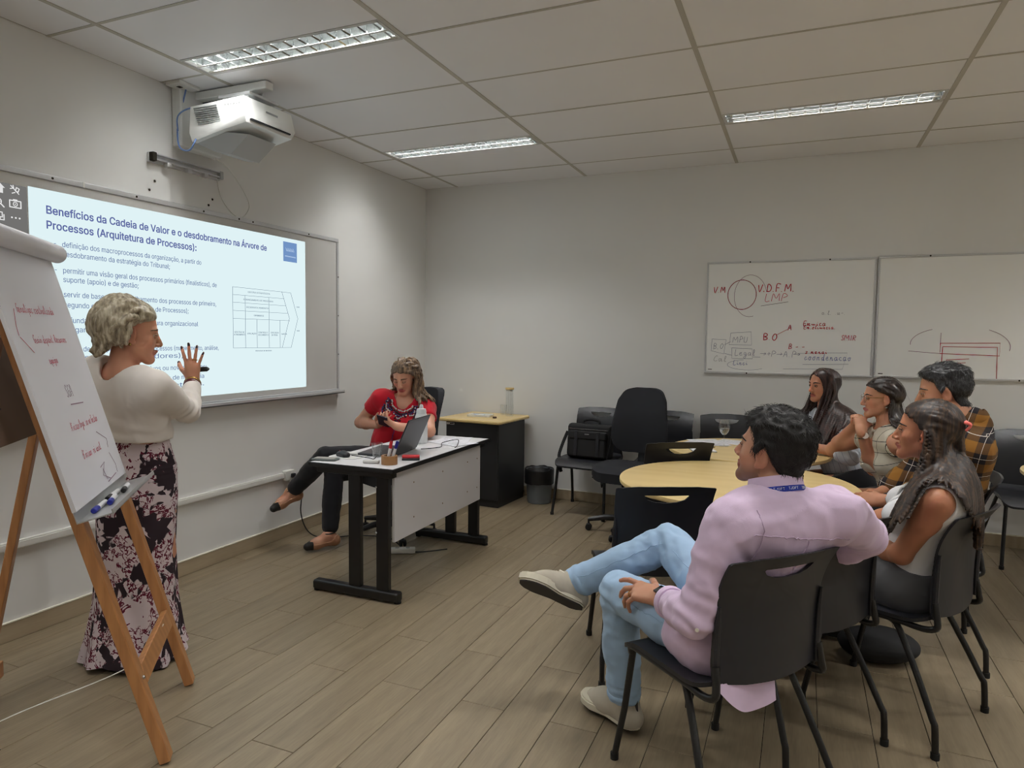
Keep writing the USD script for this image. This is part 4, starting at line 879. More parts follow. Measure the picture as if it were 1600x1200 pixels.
TH = [0, 35, 60, 80, 95, 115, 140, 180]
def hairline(q, zs):
    th = np.degrees(np.arctan2(np.abs(q[:, 0]), q[:, 1] + .005)); return np.interp(th, TH, zs)
def short_hair(t, c, R, s, hp, m, zs, top=.020, side=.010, n=2600, ln=.022, flow=None, seed=0, wild=.25, rough=.35):
    """Cap grown out of the head's own field above the hairline, with short strands over it."""
    fh = field(hp)
    def f(p):
        q = (p - c) @ R / s; z0 = hairline(q, zs); u = np.clip((q[:, 2] - z0) / .022, 0, 1); u = u * u * (3 - 2 * u)
        T_ = side + (top - side) * np.clip((q[:, 2] - .055) / .04, 0, 1)
        return fh(p) - s * (u * T_ * (.75 + .5 * meshkit.noise(q * A([60, 60, 60]), seed)) - .004 * (1 - u)) + np.where(q[:, 2] < z0 - .01, .01, 0)
    h = .0038
    M = biggest(iso(f, c - .15 * s, c + .15 * s, h), .2); smooth(M, 3)
    hp_ = part(t, 'hair', M, m, smooth=True, world=True)
    r = np.random.default_rng(seed); v, nn = M.vertices, vnorm(M); q = (v - c) @ R / s
    i = r.choice(len(v), n); i = i[q[i, 2] > hairline(q[i], zs) + .004]
    p = v[i]; N = nn[i]; ql = q[i]
    d = np.stack([ql[:, 0] * 2.5, -.5 + 0 * ql[:, 0] + np.where(ql[:, 1] > .03, .9, 0), -1.0 + 12 * np.clip(ql[:, 2] - .05, 0, .08)], 1) if flow is None else flow(ql)
    d = d @ R.T; d += r.normal(0, wild, d.shape); d -= N * (d * N).sum(1, keepdims=True); d /= np.maximum(np.linalg.norm(d, axis=1, keepdims=True), 1e-9)
    L = ln * r.uniform(.6, 1.2, len(p))[:, None]
    st = np.stack([p - N * .002, p + d * L * .5 + N * .0028, p + d * L + N * .001], 1)
    curves(hp_, 'strand', list(st), [A([.0011, .0011, .0004])] * len(st), m, LOC[t])
    return hp_
def strands(c, R, s, zs, n, length, collide, comb, margin, grav=.28, seed=0, wave=0.0, wfreq=26, step=.014, flow=None, mask=None, stiff=.7, top=.006, clumps=140, clump=.45, cling=0.0):
    """Simulated long strands: they start on the scalp along comb(q), fall, and are pushed out of the head, neck and clothes."""
    r = np.random.default_rng(seed); u = r.normal(0, 1, (n * 5, 3)); u /= np.linalg.norm(u, axis=1, keepdims=True)
    q = u * A([.076, .099, .085]) + A([0, -.012, .036]); ok = q[:, 2] > hairline(q, zs)
    if mask is not None: ok &= mask(q)
    q = q[ok][:n]; n = len(q)
    p = c + (q * s) @ R.T; d = comb(q) @ R.T; d /= np.linalg.norm(d, axis=1, keepdims=True)
    L = length(q, r) if callable(length) else np.full(n, length) * r.uniform(.85, 1.05, n)
    mg = (top + (margin(q) if callable(margin) else margin) * r.uniform(0, 1, n)) * np.where(q[:, 1] > .03, .45, 1)
    N = int(np.ceil(L.max() / step)) + 1; P = [p.copy()]; ph = r.uniform(0, 6.28, n)
    cid = r.integers(0, clumps, n); seeds = r.normal(0, 1, (clumps, 3))
    for k in range(N - 1):
        g = A([0, 0, -1.0]) if flow is None else flow(p, k * step)
        d = stiff * d + grav * g + r.normal(0, .02, (n, 3)); 
        d /= np.linalg.norm(d, axis=1, keepdims=True)
        p = p + d * step
        m_ = mg * min(1, .4 + k * .2)
        for _ in range(2):
            e = collide(p); G = np.stack([collide(p + A(a) * .004) - e for a in np.eye(3)], 1) / .004
            G /= np.maximum(np.linalg.norm(G, axis=1, keepdims=True), .3); push = np.clip(m_ - e, -.02 if k * step < cling else 0, .03)
            p = p + G * push[:, None]
        dd = p - P[-1]; ln_ = np.maximum(np.linalg.norm(dd, axis=1, keepdims=True), 1e-9); p = P[-1] + dd / ln_ * step; d = dd / ln_
        P.append(p.copy())
    P = np.stack(P, 1); tt = np.arange(N) * step
    # clumping: strands of one lock drift to the lock's mean, then wave together
    root = P[:, 0]; tree = cKDTree(root[r.choice(n, min(clumps, n), replace=False)]); cid = tree.query(root)[1]
    M_ = np.zeros((cid.max() + 1,) + P.shape[1:]); cnt = np.bincount(cid, minlength=cid.max() + 1); np.add.at(M_, cid, P); M_ /= np.maximum(cnt, 1)[:, None, None]
    w = np.clip(tt / .12, 0, 1)[None, :, None] * clump; P = P * (1 - w) + M_[cid] * w
    if wave:
        sd = seeds[cid % clumps]; side = np.cross(sd, A([0, 0, 1.0])); side /= np.maximum(np.linalg.norm(side, axis=1, keepdims=True), 1e-9)
        phc = (cid * 1.7) % 6.28
        P = P + (np.sin(tt[None] * wfreq + phc[:, None] + .3 * ph[:, None] / 6.28)[..., None] * side[:, None] * wave * np.clip(tt / .1, 0, 1)[None, :, None])
        e = collide(P.reshape(-1, 3)); X = P.reshape(-1, 3); G = np.stack([collide(X + A(a) * .004) - e for a in np.eye(3)], 1) / .004; P = (X + G * np.clip(.003 - e, 0, .02)[:, None]).reshape(P.shape)
    keep = np.ceil(L / step).astype(int) + 1
    return [P[i, :max(3, keep[i])] for i in range(n)]
def long_hair(t, S, m, r=.0085, w=.0013, h=.0048, show=.62, name='hair'):
    """The hair's body from the strands, with the strands over it."""
    X = np.concatenate(S); tree = cKDTree(X)
    def f(p):
        d, i = tree.query(p, k=4, distance_upper_bound=.12); d = np.where(np.isfinite(d), d, .12); return d.mean(1) - r
    M = biggest(iso(f, X.min(0) - .03, X.max(0) + .03, h), .05); smooth(M, 6)
    hp_ = part(t, name, M, m, smooth=True, world=True)
    S2 = [np.vstack([q[:-1:2], q[-1:]]) for q in S[:int(len(S) * show)]]
    curves(hp_, 'strand', S2, [np.linspace(w, w * .45, len(q)) for q in S2], m, LOC[t])
    return hp_
def foot_prims(a, toe, s=1.0, up=(0, 0, 1)):
    """Bare foot: heel under the ankle, instep, ball and toes. toe: direction; up: the top of the foot."""
    d = nrm(toe); u = nrm(A(up) - d * (A(up) @ d)); a = A(a, float); h = .075 * s
    g = lambda y, z: a + d * y * s + u * (z * s - h)
    return [C_(a, g(-.035, .030), .036 * s, .030 * s, .03), C_(a + d * .01, g(.10, .038), .036 * s, .026 * s, .03), C_(g(-.035, .03), g(.10, .028), .030 * s, .026 * s, .03), C_(g(.10, .03), g(.165, .020), .036 * s, .022 * s, .03)], g, d, u
def outline(L, w, heel=.75):
    """Sole outline, toe towards +y, heel at -L*.25."""
    y = np.linspace(0, 1, 25); half = np.interp(y, [0, .03, .12, .3, .45, .7, .85, .95, 1], [0.0, .5 * heel, .9 * heel, .86 * heel, .82 * heel, 1, .9, .55, 0]) * w / 2
    return sg.Polygon(np.r_[np.c_[half, y * L - L * .25], np.c_[-half, y * L - L * .25][::-1]]).buffer(.006, 4).buffer(0)
def put(m, g0, d, u):
    """Local (x side, y toe, z up) -> room."""
    return xf(m, g0, R=np.stack([np.cross(d, u), d, u], 1))
def sneaker(t, a, toe, s, upper, sole, tread, up=(0, 0, 1), laces=None, name='shoe', label=None, heeltab=None):
    P, g, d, u = foot_prims(a, toe, s, up); base = g(0, 0) ; Lf = .285 * s
    pr_ = fat(P, .010) + [C_(g(0, .07), g(-.01, .09), .046 * s, .046 * s, .02), C_(g(.02, .05), g(.12, .03), .040 * s, .036 * s, .03)]
    top = g(0, .098 + .0)
    pr_ += [('p', top, nrm(u - d * .12)), ('p', g(0, .004), -u)]
    M = mesh_of(pr_, .0045, 3)
    sh_ = part(t, name, M, upper, smooth=True, world=True, label=label)
    o = outline(Lf, .104 * s)
    part(sh_, 'sole', put(cat([pill(o.buffer(.004), .033 * s, .006, .004)]), base - u * .004 + d * .002, d, u), sole, smooth=35, world=True)
    part(sh_, 'tread', put(prism(o.buffer(-.004), .007), base - u * .0045 + d * .002, d, u), tread, smooth=False, world=True)
    if laces is not None:
        for k in range(4):
            y = .060 + .015 * k; z = .1040 - .0105 * k
            part(sh_, 'lace', tube([g(y, z - .014) + np.cross(d, u) * .027 * s, g(y + .004, z) , g(y, z - .014) - np.cross(d, u) * .027 * s], .0036 * s, 6, sx=1.4), laces, smooth=True, world=True)
    if heeltab is not None: part(sh_, 'heel_tab', tube([g(-.062, .05), g(-.058, .105)], .008 * s, 6, sx=.5), heeltab, smooth=True, world=True)
    return sh_
def person(label, base): return thing('person', label, 'person', base, 0, None)
# ------------------------------------------------------------------ the seven people
def on(mesh, pts, lift=.001):
    """Room points moved to the nearest place on a mesh."""
    n = vnorm(mesh); i = cKDTree(mesh.vertices).query(A(pts, float))[1]; return mesh.vertices[i] + n[i] * lift
def ring(c, ax, r, rt, m, t, name, sx=1.0, n=28, ry=None, up0=None, **kw):
    Fm = frame(ax, up0 if up0 is not None else (0, 0, 1)); a = np.linspace(0, 2 * np.pi, n, endpoint=False)
    P = A(c) + np.cos(a)[:, None] * Fm[:, 0] * r + np.sin(a)[:, None] * Fm[:, 2] * (ry or r)
    return part(t, name, tube(P, rt, 8, closed=True, sx=sx, up=None if sx == 1 else A(ax, float)), m, smooth=60, world=True, **kw)
def base_body(J, s, sex, hc, hR, hs, neck=.052, bust=0., belly=0., wide=1., jaw=1., nose=1., hipw=1., trap=.008):
    tp = torso(J, s, bust, belly, wide, hipw, trap); hp = head_prims(hc, hR, hs, jaw, nose)
    nb = A(J['sh']) + torso_frame(J)[:, 2] * .01; nt = hc + hR @ (A([0, -.022, -.055]) * hs)
    nk = [C_(nb, lerp(nb, nt, .55), neck * 1.12, neck, .035), C_(lerp(nb, nt, .3), nt, neck * 1.02, neck * .98, .02)]
    return tp, hp, nk
def body_mesh(t, groups, h, cdargs, name='body'):
    m = mesh_of([p for g in groups for p in g], h, 2)
    return part(t, name, m, M_skin, smooth=True, world=True, cd=skin_cd(m.vertices, **cdargs)), m
def trousers(J, s, t=.006, lower=.9, loose=.008, k=.012, waist=.10, hipw=1., tp=None):
    R = torso_frame(J); P = fat([q for q in torso(J, s, 0, 0, 1, hipw)[:2]], t) + leg(J, 'L', s, t, lower, loose, k) + leg(J, 'R', s, t, lower, loose, k)
    return P + [('p', A(J['pel']) + R[:, 2] * waist, R[:, 2])]
def plain_shoe(t, a, toe, s, m, up=(0, 0, 1), sole=None, name='shoe'):
    P, g, d, u = foot_prims(a, toe, s, up); M = mesh_of(fat(P, .006) + [('p', g(0, .085), nrm(u - d * .25)), ('p', g(0, .006), -u)], .006, 3)
    q = part(t, name, M, m, smooth=True, world=True); part(q, 'sole', put(pill(outline(.27 * s, .095 * s), .012, .003), g(0, 0), d, u), sole or M_rubber, smooth=35, world=True); return q
M_blacktrouser = fabric('black_trousers', (30, 30, 34), .1)
M_darkshoe = mat('dark_shoe', (28, 26, 26), rough=.45)
M_silver = mat('silver', (200, 200, 202), rough=.2, metal=1.0); M_gold = mat('gold', (200, 160, 90), rough=.25, metal=1.0)

# ---- the man in the pink shirt
J = dict(pel=(3.181, -3.569, 0.515), hL=(3.15, -3.654, 0.53), hR=(3.223, -3.492, 0.535), kL=(2.796, -3.396, 0.534), kR=(2.933, -3.196, 0.676), aL=(2.81, -3.34, 0.098), aR=(2.568, -3.249, 0.478), sh=(3.328, -3.628, 0.957), sL=(3.203, -3.762, 0.922), sR=(3.492, -3.539, 0.938), eL=(3.115, -3.803, 0.649), eR=(3.584, -3.288, 0.812), wL=(2.989, -3.60, 0.612), wR=(3.44, -3.14, 0.66))
t = person('man in a pink linen shirt and light jeans seated with one ankle on his knee', (3.15, -3.5, 0))
hc = A((3.299, -3.60, 1.113)); hR = head_frame((-.88, .40, .22)); hs = .99
tp, hp, nk = base_body(J, 1.02, 'm', hc, hR, hs, .058, belly=.012, wide=1.06, jaw=1.08, nose=1.1, trap=-.018)
hl, tl = hand_prims(J['wL'], (-.88, .28, .02), (.05, .42, -.9), False, 1.12, ((4, 18, 12), (24, 26, 16), (36, 30, 18), (44, 32, 20)), 8, (15, 8, 12), .9)
hr, tr = hand_prims(J['wR'], (-.3, .35, -.9), (-.7, -.3, .3), True, 1.02, ((25, 30, 20),) * 4)
skin_ = dict(c=hc, R=hR, s=hs, tone=(188, 138, 112), lip=(160, 100, 88), beard=.5)
fR = foot_prims(J['aR'], (-.658, -.497, .45), 1.0, (-.005, .65, .75))[0]
body_mesh(t, [fat(tp, -.016), leg(J, 'L', 1.0, -.014), leg(J, 'R', 1.0, -.014), nk, hp, arm(J, 'L', 1.0), arm(J, 'R', 1.0), hl, hr], .0046, skin_)
M_dhair = hairmat('dark_hair', [(.3, (13, 11, 11)), (.7, (28, 25, 24))], .62)
face_parts(t, hc, hR, hs, M_dhair, lash=False, hp=hp, tone=(188, 138, 112), brow_r=.0042)
short_hair(t, hc, hR, hs, hp + nk, M_dhair, [.074, .062, .040, -.012, .022, -.02, -.05, -.058], .026, .013, 3600, .024, seed=3)
M_pink = fabric('pink_linen', (216, 193, 219), .05, 900, .35, .88, 25)
SP = fat(tp, .016) + [C_(J['h' + k], lerp(J['h' + k], J['k' + k], .16), .110, .106, .03) for k in 'LR'] + arm(J, 'L', 1.02, .012, .80) + arm(J, 'R', 1.02, .016, .45)
TR = torso_frame(J)
nb = A(J['sh']); nt = hc + hR @ A([0, -.02, -.05])
SP += [cut(C_(lerp(nb, nt, .25), nt, .064, .070, .006)), ('p', A(J['pel']) - TR[:, 2] * .075, -TR[:, 2])]
m = mesh_of(SP, .0060, 4)
m = folds(m, .0105, (5.5, 9, 3.2), TR, 4, [(A(J['eL']), A(J['eL']) - J['sL'], .11, .045, .004), (A(J['eR']), A(J['eR']) - J['sR'], .12, .05, .005), (A(J['sL']) - TR[:, 2] * .07, TR @ A([.6, 0, .8]), .10, .06, .004), (A(J['sR']) - TR[:, 2] * .07, TR @ A([-.6, 0, .8]), .10, .06, .004)])
sh_ = part(t, 'shirt', m, M_pink, smooth=True, world=True); shirtm = m
q = lambda x, z, y=-.14: lerp(J['pel'], J['sh'], z) + TR @ A([x, y, 0])
M_seam = fabric('pink_seam', (194, 169, 198), .04)
part(sh_, 'yoke_seam', tube(on(m, [q(x, .93 + .01 * math.cos(x * 9)) for x in np.linspace(-.16, .17, 40)]), .0016, 5), M_seam, smooth=True, world=True)
part(sh_, 'back_pleat', tube(on(m, [q(.03 - .03 * k, .93 - .55 * k) for k in np.linspace(0, 1, 40)]), .002, 5), M_seam, smooth=True, world=True)
part(sh_, 'armhole_seam', tube(on(m, [A(J['sL']) + TR @ A([.028 + .02 * math.cos(a), -.085 * math.cos(a), .075 * math.sin(a) - .02]) for a in np.linspace(-1.3, 1.3, 24)]), .0016, 5), M_seam, smooth=True, world=True)
cm = lerp(nb, nt, .52) + TR[:, 1] * .005
a = np.linspace(0, 2 * np.pi, 40, endpoint=False); Fm = frame(nrm(nt - nb), (0, 1, 0))
col = [cm + Fm[:, 0] * .0725 * np.cos(b) + Fm[:, 2] * .0725 * np.sin(b) for b in a]
part(sh_, 'collar', tube(col, .030, 8, closed=True, sx=.22, up=nrm(nt - nb)), M_pink, smooth=60, world=True)
part(sh_, 'sleeve_button', xf(lathe([(0, 0), (.0055, 0), (.0055, .002), (0, .002)], 14), on(m, [lerp(J['eL'], J['wL'], .12) + A([.03, -.07, .0])], .001)[0], rx=math.pi / 2), mat('button', (226, 220, 206), rough=.3), world=True)
for sd, fe in (('L', .80),):
    e, w = A(J['eL']), A(J['wL']); cpt = lerp(e, w, fe - .05)
    ring(cpt, w - e, .046, .016, M_pink, sh_, 'cuff', sx=.45)
# shirt tail below the chair back
cr = face((-.74, .67)); cc = A([3.15, -3.535, 0]); lc = lambda x, y, z: cc + rot('z', cr) @ A([x, y, z])
U, Vv = np.meshgrid(np.linspace(-.19, .02, 26), np.linspace(0, 1, 14)); 
tv = A([lc(x, -.222 - .008 * math.sin(x * 34) * v - .006 * v, .475 - v * (.105 - 4.5 * (x + .05) ** 2)) for x, v in zip(U.ravel(), Vv.ravel())]); nU = 26
tf = [[i * nU + j, i * nU + j + 1, (i + 1) * nU + j + 1, (i + 1) * nU + j] for i in range(13) for j in range(25)]
tm = meshkit.arrays((tv, tf)); fr = A(tm[1]); back = lc(0, -1, 0) - lc(0, 0, 0)
part(sh_, 'shirt_tail', trimesh.Trimesh(np.vstack([tv, tv + back * .003]), np.vstack([fr[:, ::-1], fr + len(tv)]), process=False), M_pink, smooth=True, world=True)
M_lany = fabric('lanyard_blue', (44, 58, 150), .05)
lyc = cm - nrm(nt - nb) * .012
Ly = [lyc + Fm[:, 0] * .0785 * np.cos(b) + Fm[:, 2] * .0785 * np.sin(b) - TR[:, 2] * .10 * max(0, (Fm[:, 0] * np.cos(b) + Fm[:, 2] * np.sin(b)) @ TR[:, 1]) for b in a]
ly = part(t, 'lanyard', tube(Ly, .0085, 6, closed=True, sx=.22, up=nrm(nt - nb)), M_lany, smooth=60, world=True, label='blue lanyard with small white letters')
for k, b in enumerate(np.linspace(-.95, .95, 5)):
    dirv = nrm(-TR[:, 1] * math.cos(b) + TR[:, 0] * math.sin(b)); ax = nrm(nt - nb); dirv = nrm(dirv - ax * (dirv @ ax)); tx = nrm(np.cross(ax, dirv)); ax = ax; o = lyc + dirv * .0805
    tmx = meshkit.text_mesh('TJDFT', .0075, .0006); tmx.apply_translation(-tmx.bounds.mean(0)); part(ly, 'lanyard_print', xf(tmx, o, R=np.stack([tx, np.cross(dirv, tx), dirv], 1)), mat('print_white', (220, 222, 232)), smooth=False, world=True)
M_jean = fabric('light_denim', (158, 186, 214), .09, 800, .35, .85, 7)
JP = trousers(J, 1.0, .010, .92, .013, .008, .16)
m = mesh_of(JP, .0062, 4); m = folds(m, .009, (7, 7, 7), None, 11, [(A(J['kR']), A(J['aR']) - J['kR'], .12, .06, .004), (A(J['kL']), A(J['aL']) - J['kL'], .10, .05, .004), (A(J['aL']) + [0, 0, .06], (0, 0, 1), .07, .035, .003), (A(J['aR']), A(J['aR']) - J['kR'], .09, .04, .003), (A(J['hL']), A(J['kL']) - J['hL'], .14, .06, .004)])
jn = part(t, 'jeans', m, M_jean, smooth=True, world=True)
M_stitch = fabric('denim_seam', (150, 177, 206), .05)
vw = CAM - A(J['kR']); vw /= np.linalg.norm(vw)
for aj, bj, off in (('kR', 'aR', .035), ('hL', 'kL', .02), ('hR', 'kR', .03)):
    part(jn, 'seam', tube(on(m, [lerp(J[aj], J[bj], k) + A([.0, -.09, off]) for k in np.linspace(.08, .9, 30)], .0005), .0013, 5), M_stitch, smooth=True, world=True)
for sd, k0, k1 in (('L', .93, .91), ('R', .92, .90)):
    n_, a_ = A(J['k' + sd]), A(J['a' + sd]); ring(lerp(n_, a_, k0 - .02), a_ - n_, .058, .012, M_jean, jn, 'trouser_hem', sx=.5)
M_shoeup = mat('sneaker_canvas', (176, 168, 152), rough=.85, noise=(30, .06), bump=(900, .3, .0008)); M_sole = mat('cream_rubber', (206, 200, 180), rough=.6); M_tread = mat('dark_tread', (52, 48, 46), rough=.8); M_lace = mat('lace_white', (220, 216, 204), rough=.8)
sneaker(t, J['aL'], (-.84, .53, 0), 1.0, M_shoeup, M_sole, M_tread, laces=M_lace, heeltab=M_tread)
sneaker(t, J['aR'], (-.658, -.497, .45), 1.0, M_shoeup, M_sole, M_tread, (-.005, .65, .75), laces=M_lace, heeltab=M_tread)
M_strap = mat('watch_strap', (26, 28, 34), rough=.5); w_ = A(J['wL']); e_ = A(J['eL']); fd = nrm(w_ - e_)
wt = ring(w_ - fd * .012, fd, .031, .013, M_strap, t, 'wristwatch', sx=.2)
part(wt, 'watch_face', xf(box(-.017, .017, -.019, .019, 0, .009, .003), w_ - fd * .012 + nrm(A([-.15, -.5, .85]) - fd * (fd @ A([-.15, -.5, .85]))) * .030, R=np.stack([np.cross(fd, nrm(A([-.15, -.5, .85]) - fd * (fd @ A([-.15, -.5, .85])))), fd, nrm(A([-.15, -.5, .85]) - fd * (fd @ A([-.15, -.5, .85])))], 1)), mat('watch_glass', (20, 24, 30), rough=.1), world=True)
p2 = hl[13]; part(t, 'ring', tube([lerp(p2[1], p2[2], .5) + .0102 * (np.cos(b) * frame(p2[2] - p2[1])[:, 0] + np.sin(b) * frame(p2[2] - p2[1])[:, 2]) for b in np.linspace(0, 6.283, 16, endpoint=False)], .0016, 5, closed=True), M_gold, smooth=True, world=True)

# ---- the woman in red behind the desk
J = dict(pel=(0.661, -1.638, 0.552), hL=(0.676, -1.725, 0.580), hR=(0.594, -1.583, 0.533), kL=(0.386, -2.001, 0.624), kR=(0.407, -1.939, 0.492), aL=(0.121, -2.042, 0.354), aR=(0.467, -2.067, 0.098), sh=(0.752, -1.568, 0.984), sL=(0.907, -1.525, 0.928), sR=(0.601, -1.651, 1.003), eL=(1.03, -1.701, 0.80), eR=(0.409, -1.63, 0.816), wL=(0.845, -1.824, 0.835), wR=(0.635, -1.714, 0.815))
t = person('woman in a red top sitting cross-legged behind the desk, looking at her phone', (.6, -1.7, 0))
hc = A((.765, -1.602, 1.160)); hR = head_frame((.12, -.94, -.40)); hs = .98
tp, hp, nk = base_body(J, .95, 'f', hc, hR, hs, .047, bust=.025, belly=.03, wide=1.02)
ph = A((.742, -1.835, .868)); pn_ = nrm(A([.05, .55, .8]))
hl, tl = hand_prims(J['wL'], (-.85, -.05, .28), (.1, .35, .9), False, .92, ((40, 45, 25), (45, 45, 25), (48, 45, 25), (50, 45, 25)), 2, (30, 25, 20), .5)
hr, tr = hand_prims(J['wR'], (.62, -.70, .30), (.15, .30, .92), True, .92, ((40, 45, 25), (45, 45, 25), (48, 45, 25), (50, 45, 25)), 2, (30, 25, 20), .5)
body_mesh(t, [fat(tp, -.012), leg(J, 'L', .90, -.014), leg(J, 'R', .90, -.014), nk, hp, arm(J, 'L', 1.0), arm(J, 'R', 1.0), hl, hr, foot_prims(J['aR'], (-.62, -.72, -.08), .92)[0], foot_prims(J['aL'], (-.45, -.82, -.33), .92, (-.25, -.2, .93))[0]], .0056, dict(c=hc, R=hR, s=hs, tone=(206, 152, 126), lip=(178, 92, 88)))
M_bhair = hairmat('ash_blonde_hair', [(.3, (54, 40, 31)), (.5, (100, 78, 58)), (.72, (158, 130, 98))], .42, (80, 80, 14))
face_parts(t, hc, hR, hs, M_bhair, look=(0, .8, -.6), hp=hp, tone=(206, 152, 126), lid=-18)
M_red = fabric('red_knit', (178, 18, 36), .06, 500, .25)
SP = fat(tp, .010) + [C_(J['sL'], lerp(J['sL'], J['eL'], .55), .070, .062, .04), C_(J['sR'], lerp(J['sR'], J['eR'], .55), .070, .062, .04)]
TR = torso_frame(J); nb = A(J['sh']); nt = hc + hR @ A([0, -.02, -.05])
for sd in 'LR':
    a_, b_ = A(J['s' + sd]), A(J['e' + sd]); SP.append(('f', (lambda p, d, a_=a_, b_=b_: np.maximum(d, np.where(((p - lerp(a_, b_, .45)) @ nrm(b_ - a_) > 0) & (np.linalg.norm(p - lerp(a_, b_, .55), axis=1) < .1), (p - lerp(a_, b_, .45)) @ nrm(b_ - a_), -9)))))
SP += [cut(C_(nb - TR[:, 2] * .0 + TR[:, 1] * .035, nt, .075, .075, .01)), cut(E_(nb + TR[:, 1] * .10 - TR[:, 2] * .02, (.042, .055, .04), TR, .01)), ('p', A(J['pel']) + TR[:, 2] * -.02, -TR[:, 2])]
m = folds(mesh_of(SP, .006, 4), .006, (8, 8, 4), TR, 21); part(t, 'red_top', m, M_red, smooth=True, world=True); redm = m
m = folds(mesh_of(trousers(J, .93, .012, .86, .012, .008, .11), .006, 4), .004, (8, 8, 8), None, 31); part(t, 'trousers', m, M_blacktrouser, smooth=True, world=True)
M_nude = mat('nude_leather', (176, 128, 98), rough=.4)
for sd, d_, u_ in (('R', (-.62, -.72, -.08), (0, 0, 1)), ('L', (-.45, -.82, -.33), (-.25, -.2, .93))):
    P, g, d, u = foot_prims(J['a' + sd], d_, .92, u_)
    sp = part(t, 'shoe', mesh_of(fat(P, .004) + [('f', lambda p, D, g=g, u=u, d=d: np.maximum(D, (p - g(0, .036)) @ u - .03 * np.clip(-((p - g(0, 0)) @ d) / .03, 0, 1)))], .0045, 2), M_nude, smooth=True, world=True, label='nude flat shoe with black toe cap')
    part(sp, 'toe_cap', mesh_of(fat(P, .0055) + [('p', g(.125, .0), -d), ('p', g(0, .055), u)], .004, 2), M_darkshoe, smooth=True, world=True)
    part(sp, 'ankle_strap', tube([A(J['a' + sd]) + u * .018 + .038 * (np.cos(b) * d + np.sin(b) * np.cross(d, u)) for b in np.linspace(0, 6.283, 20, endpoint=False)], .0045, 6, closed=True), M_darkshoe, smooth=True, world=True)
S = strands(hc, hR, hs, [.072, .06, .04, .015, .0, -.03, -.06, -.07], 1300, lambda q, r: r.uniform(.26, .37, len(q)), field(hp + nk + fat(tp, .016)), lambda q: np.c_[np.sign(q[:, 0] - .025) * .7, -.8 + 0 * q[:, 0], .2 + 0 * q[:, 0]], lambda q: np.where(q[:, 0] < -.01, .042, .018), .30, 5, .014, 30, mask=None, clumps=150, clump=.5, cling=.10, flow=lambda p, k: A([0, 0, -1.0]) + (-hR[:, 1] * 1.2 if k < .11 else np.where((((p - hc) @ hR[:, 0]) < -.03)[:, None], hR[:, 1] * .12, -hR[:, 1] * .25)) + np.sign((p - hc) @ hR[:, 0])[:, None] * hR[:, 0] * (.5 if k < .10 else 0))
long_hair(t, S, M_bhair, .0085, .0022)
M_bead = [mat('bead_white', (206, 200, 196), rough=.3), mat('bead_dark', (40, 34, 52), rough=.3), mat('bead_violet', (70, 60, 120), rough=.3)]
for k in range(6):
    w_, dz = .075 + .008 * k, .12 + .022 * k
    Pn = [nb + TR @ A([w_ * math.sin(b), 0, 0]) + TR[:, 1] * (.11 * math.cos(b * .5)) + TR[:, 2] * (.05 - dz * math.cos(b * .5) ** 2) for b in np.linspace(-2.4, 2.4, 34)]
    Pn = on(redm, Pn, .006) if 1 else Pn
    part(t, 'necklace_strand', cat([sphere(p, .0062, 1) for p in Pn[::1][3:-3]]), M_bead[k % 3], smooth=True, world=True, kind='stuff')
bl = on(redm, [nb + TR @ A([.0, .12, -.12 - .2 * k]) for k in np.linspace(0, 1, 14)], .005); bd = part(t, 'lanyard', tube(bl, .007, 5, sx=.25, up=TR[:, 1]), M_lany, smooth=True, world=True)
part(bd, 'badge', xf(box(-.027, .027, -.04, .04, -.0015, .0015), bl[-1] + A([0, -.012, -.03]), R=np.stack([TR[:, 0], TR[:, 2], -TR[:, 1]], 1)), mat('badge_blue', (96, 104, 176), rough=.3), smooth=False, world=True)
phn = thing('smartphone', 'dark smartphone held in both hands by the woman in red', 'phone', ph)
pR = np.stack([nrm(np.cross((.35, -.93, .1), pn_)), np.cross(pn_, nrm(np.cross((.35, -.93, .1), pn_))), pn_], 1)
part(phn, 'case', xf(box(-.038, .038, -.078, .078, -.005, .004, .003), R=pR), mat('phone_case', (36, 36, 52), rough=.5)); part(phn, 'screen', xf(box(-.035, .035, -.074, .074, .0041, .0048), R=pR), emit('phone_screen', (120, 130, 160), .25), smooth=False)

# ---- the presenter
J = dict(pel=(0.683, -3.663, 0.86), hL=(0.598, -3.688, 0.86), hR=(0.769, -3.639, 0.86), kL=(0.60, -3.66, 0.47), kR=(0.78, -3.62, 0.47), aL=(0.60, -3.79, 0.085), aR=(0.735, -3.745, 0.085), sh=(0.735, -3.763, 1.263), sL=(0.577, -3.769, 1.285), sR=(0.911, -3.759, 1.225), eL=(0.50, -3.70, 1.06), eR=(0.835, -3.536, 1.100), wL=(0.48, -3.64, .83), wR=(0.695, -3.373, 1.215))
t = person('blonde woman in a white top and patterned long skirt presenting with a raised hand', (.68, -3.68, 0))
hc = A((.745, -3.727, 1.446)); hR = head_frame((.52, .85, -.10), (.02, .0, 1)); hs = 1.07
tp, hp, nk = base_body(J, .97, 'f', hc, hR, hs, .049, bust=.02, belly=.02, wide=1.0)
hr, tr = hand_prims(J['wR'], (-.02, .02, 1), (-.50, .86, .05), True, .98, ((2, 6, 4), (0, 4, 3), (2, 5, 3), (4, 8, 5)), 15, (25, 15, 10), .8)
hl, tl = hand_prims(J['wL'], (.05, .15, -1), (1, 0, 0), False, .95, ((20, 25, 15),) * 4)
body_mesh(t, [fat(tp, -.012), leg(J, 'L', .92, -.01), leg(J, 'R', .92, -.01), nk, hp, arm(J, 'L', .95), arm(J, 'R', .95), hl, hr], .0052, dict(c=hc, R=hR, s=hs, tone=(196, 140, 112), lip=(188, 124, 108), nails=tr, nailc=(34, 18, 26)))
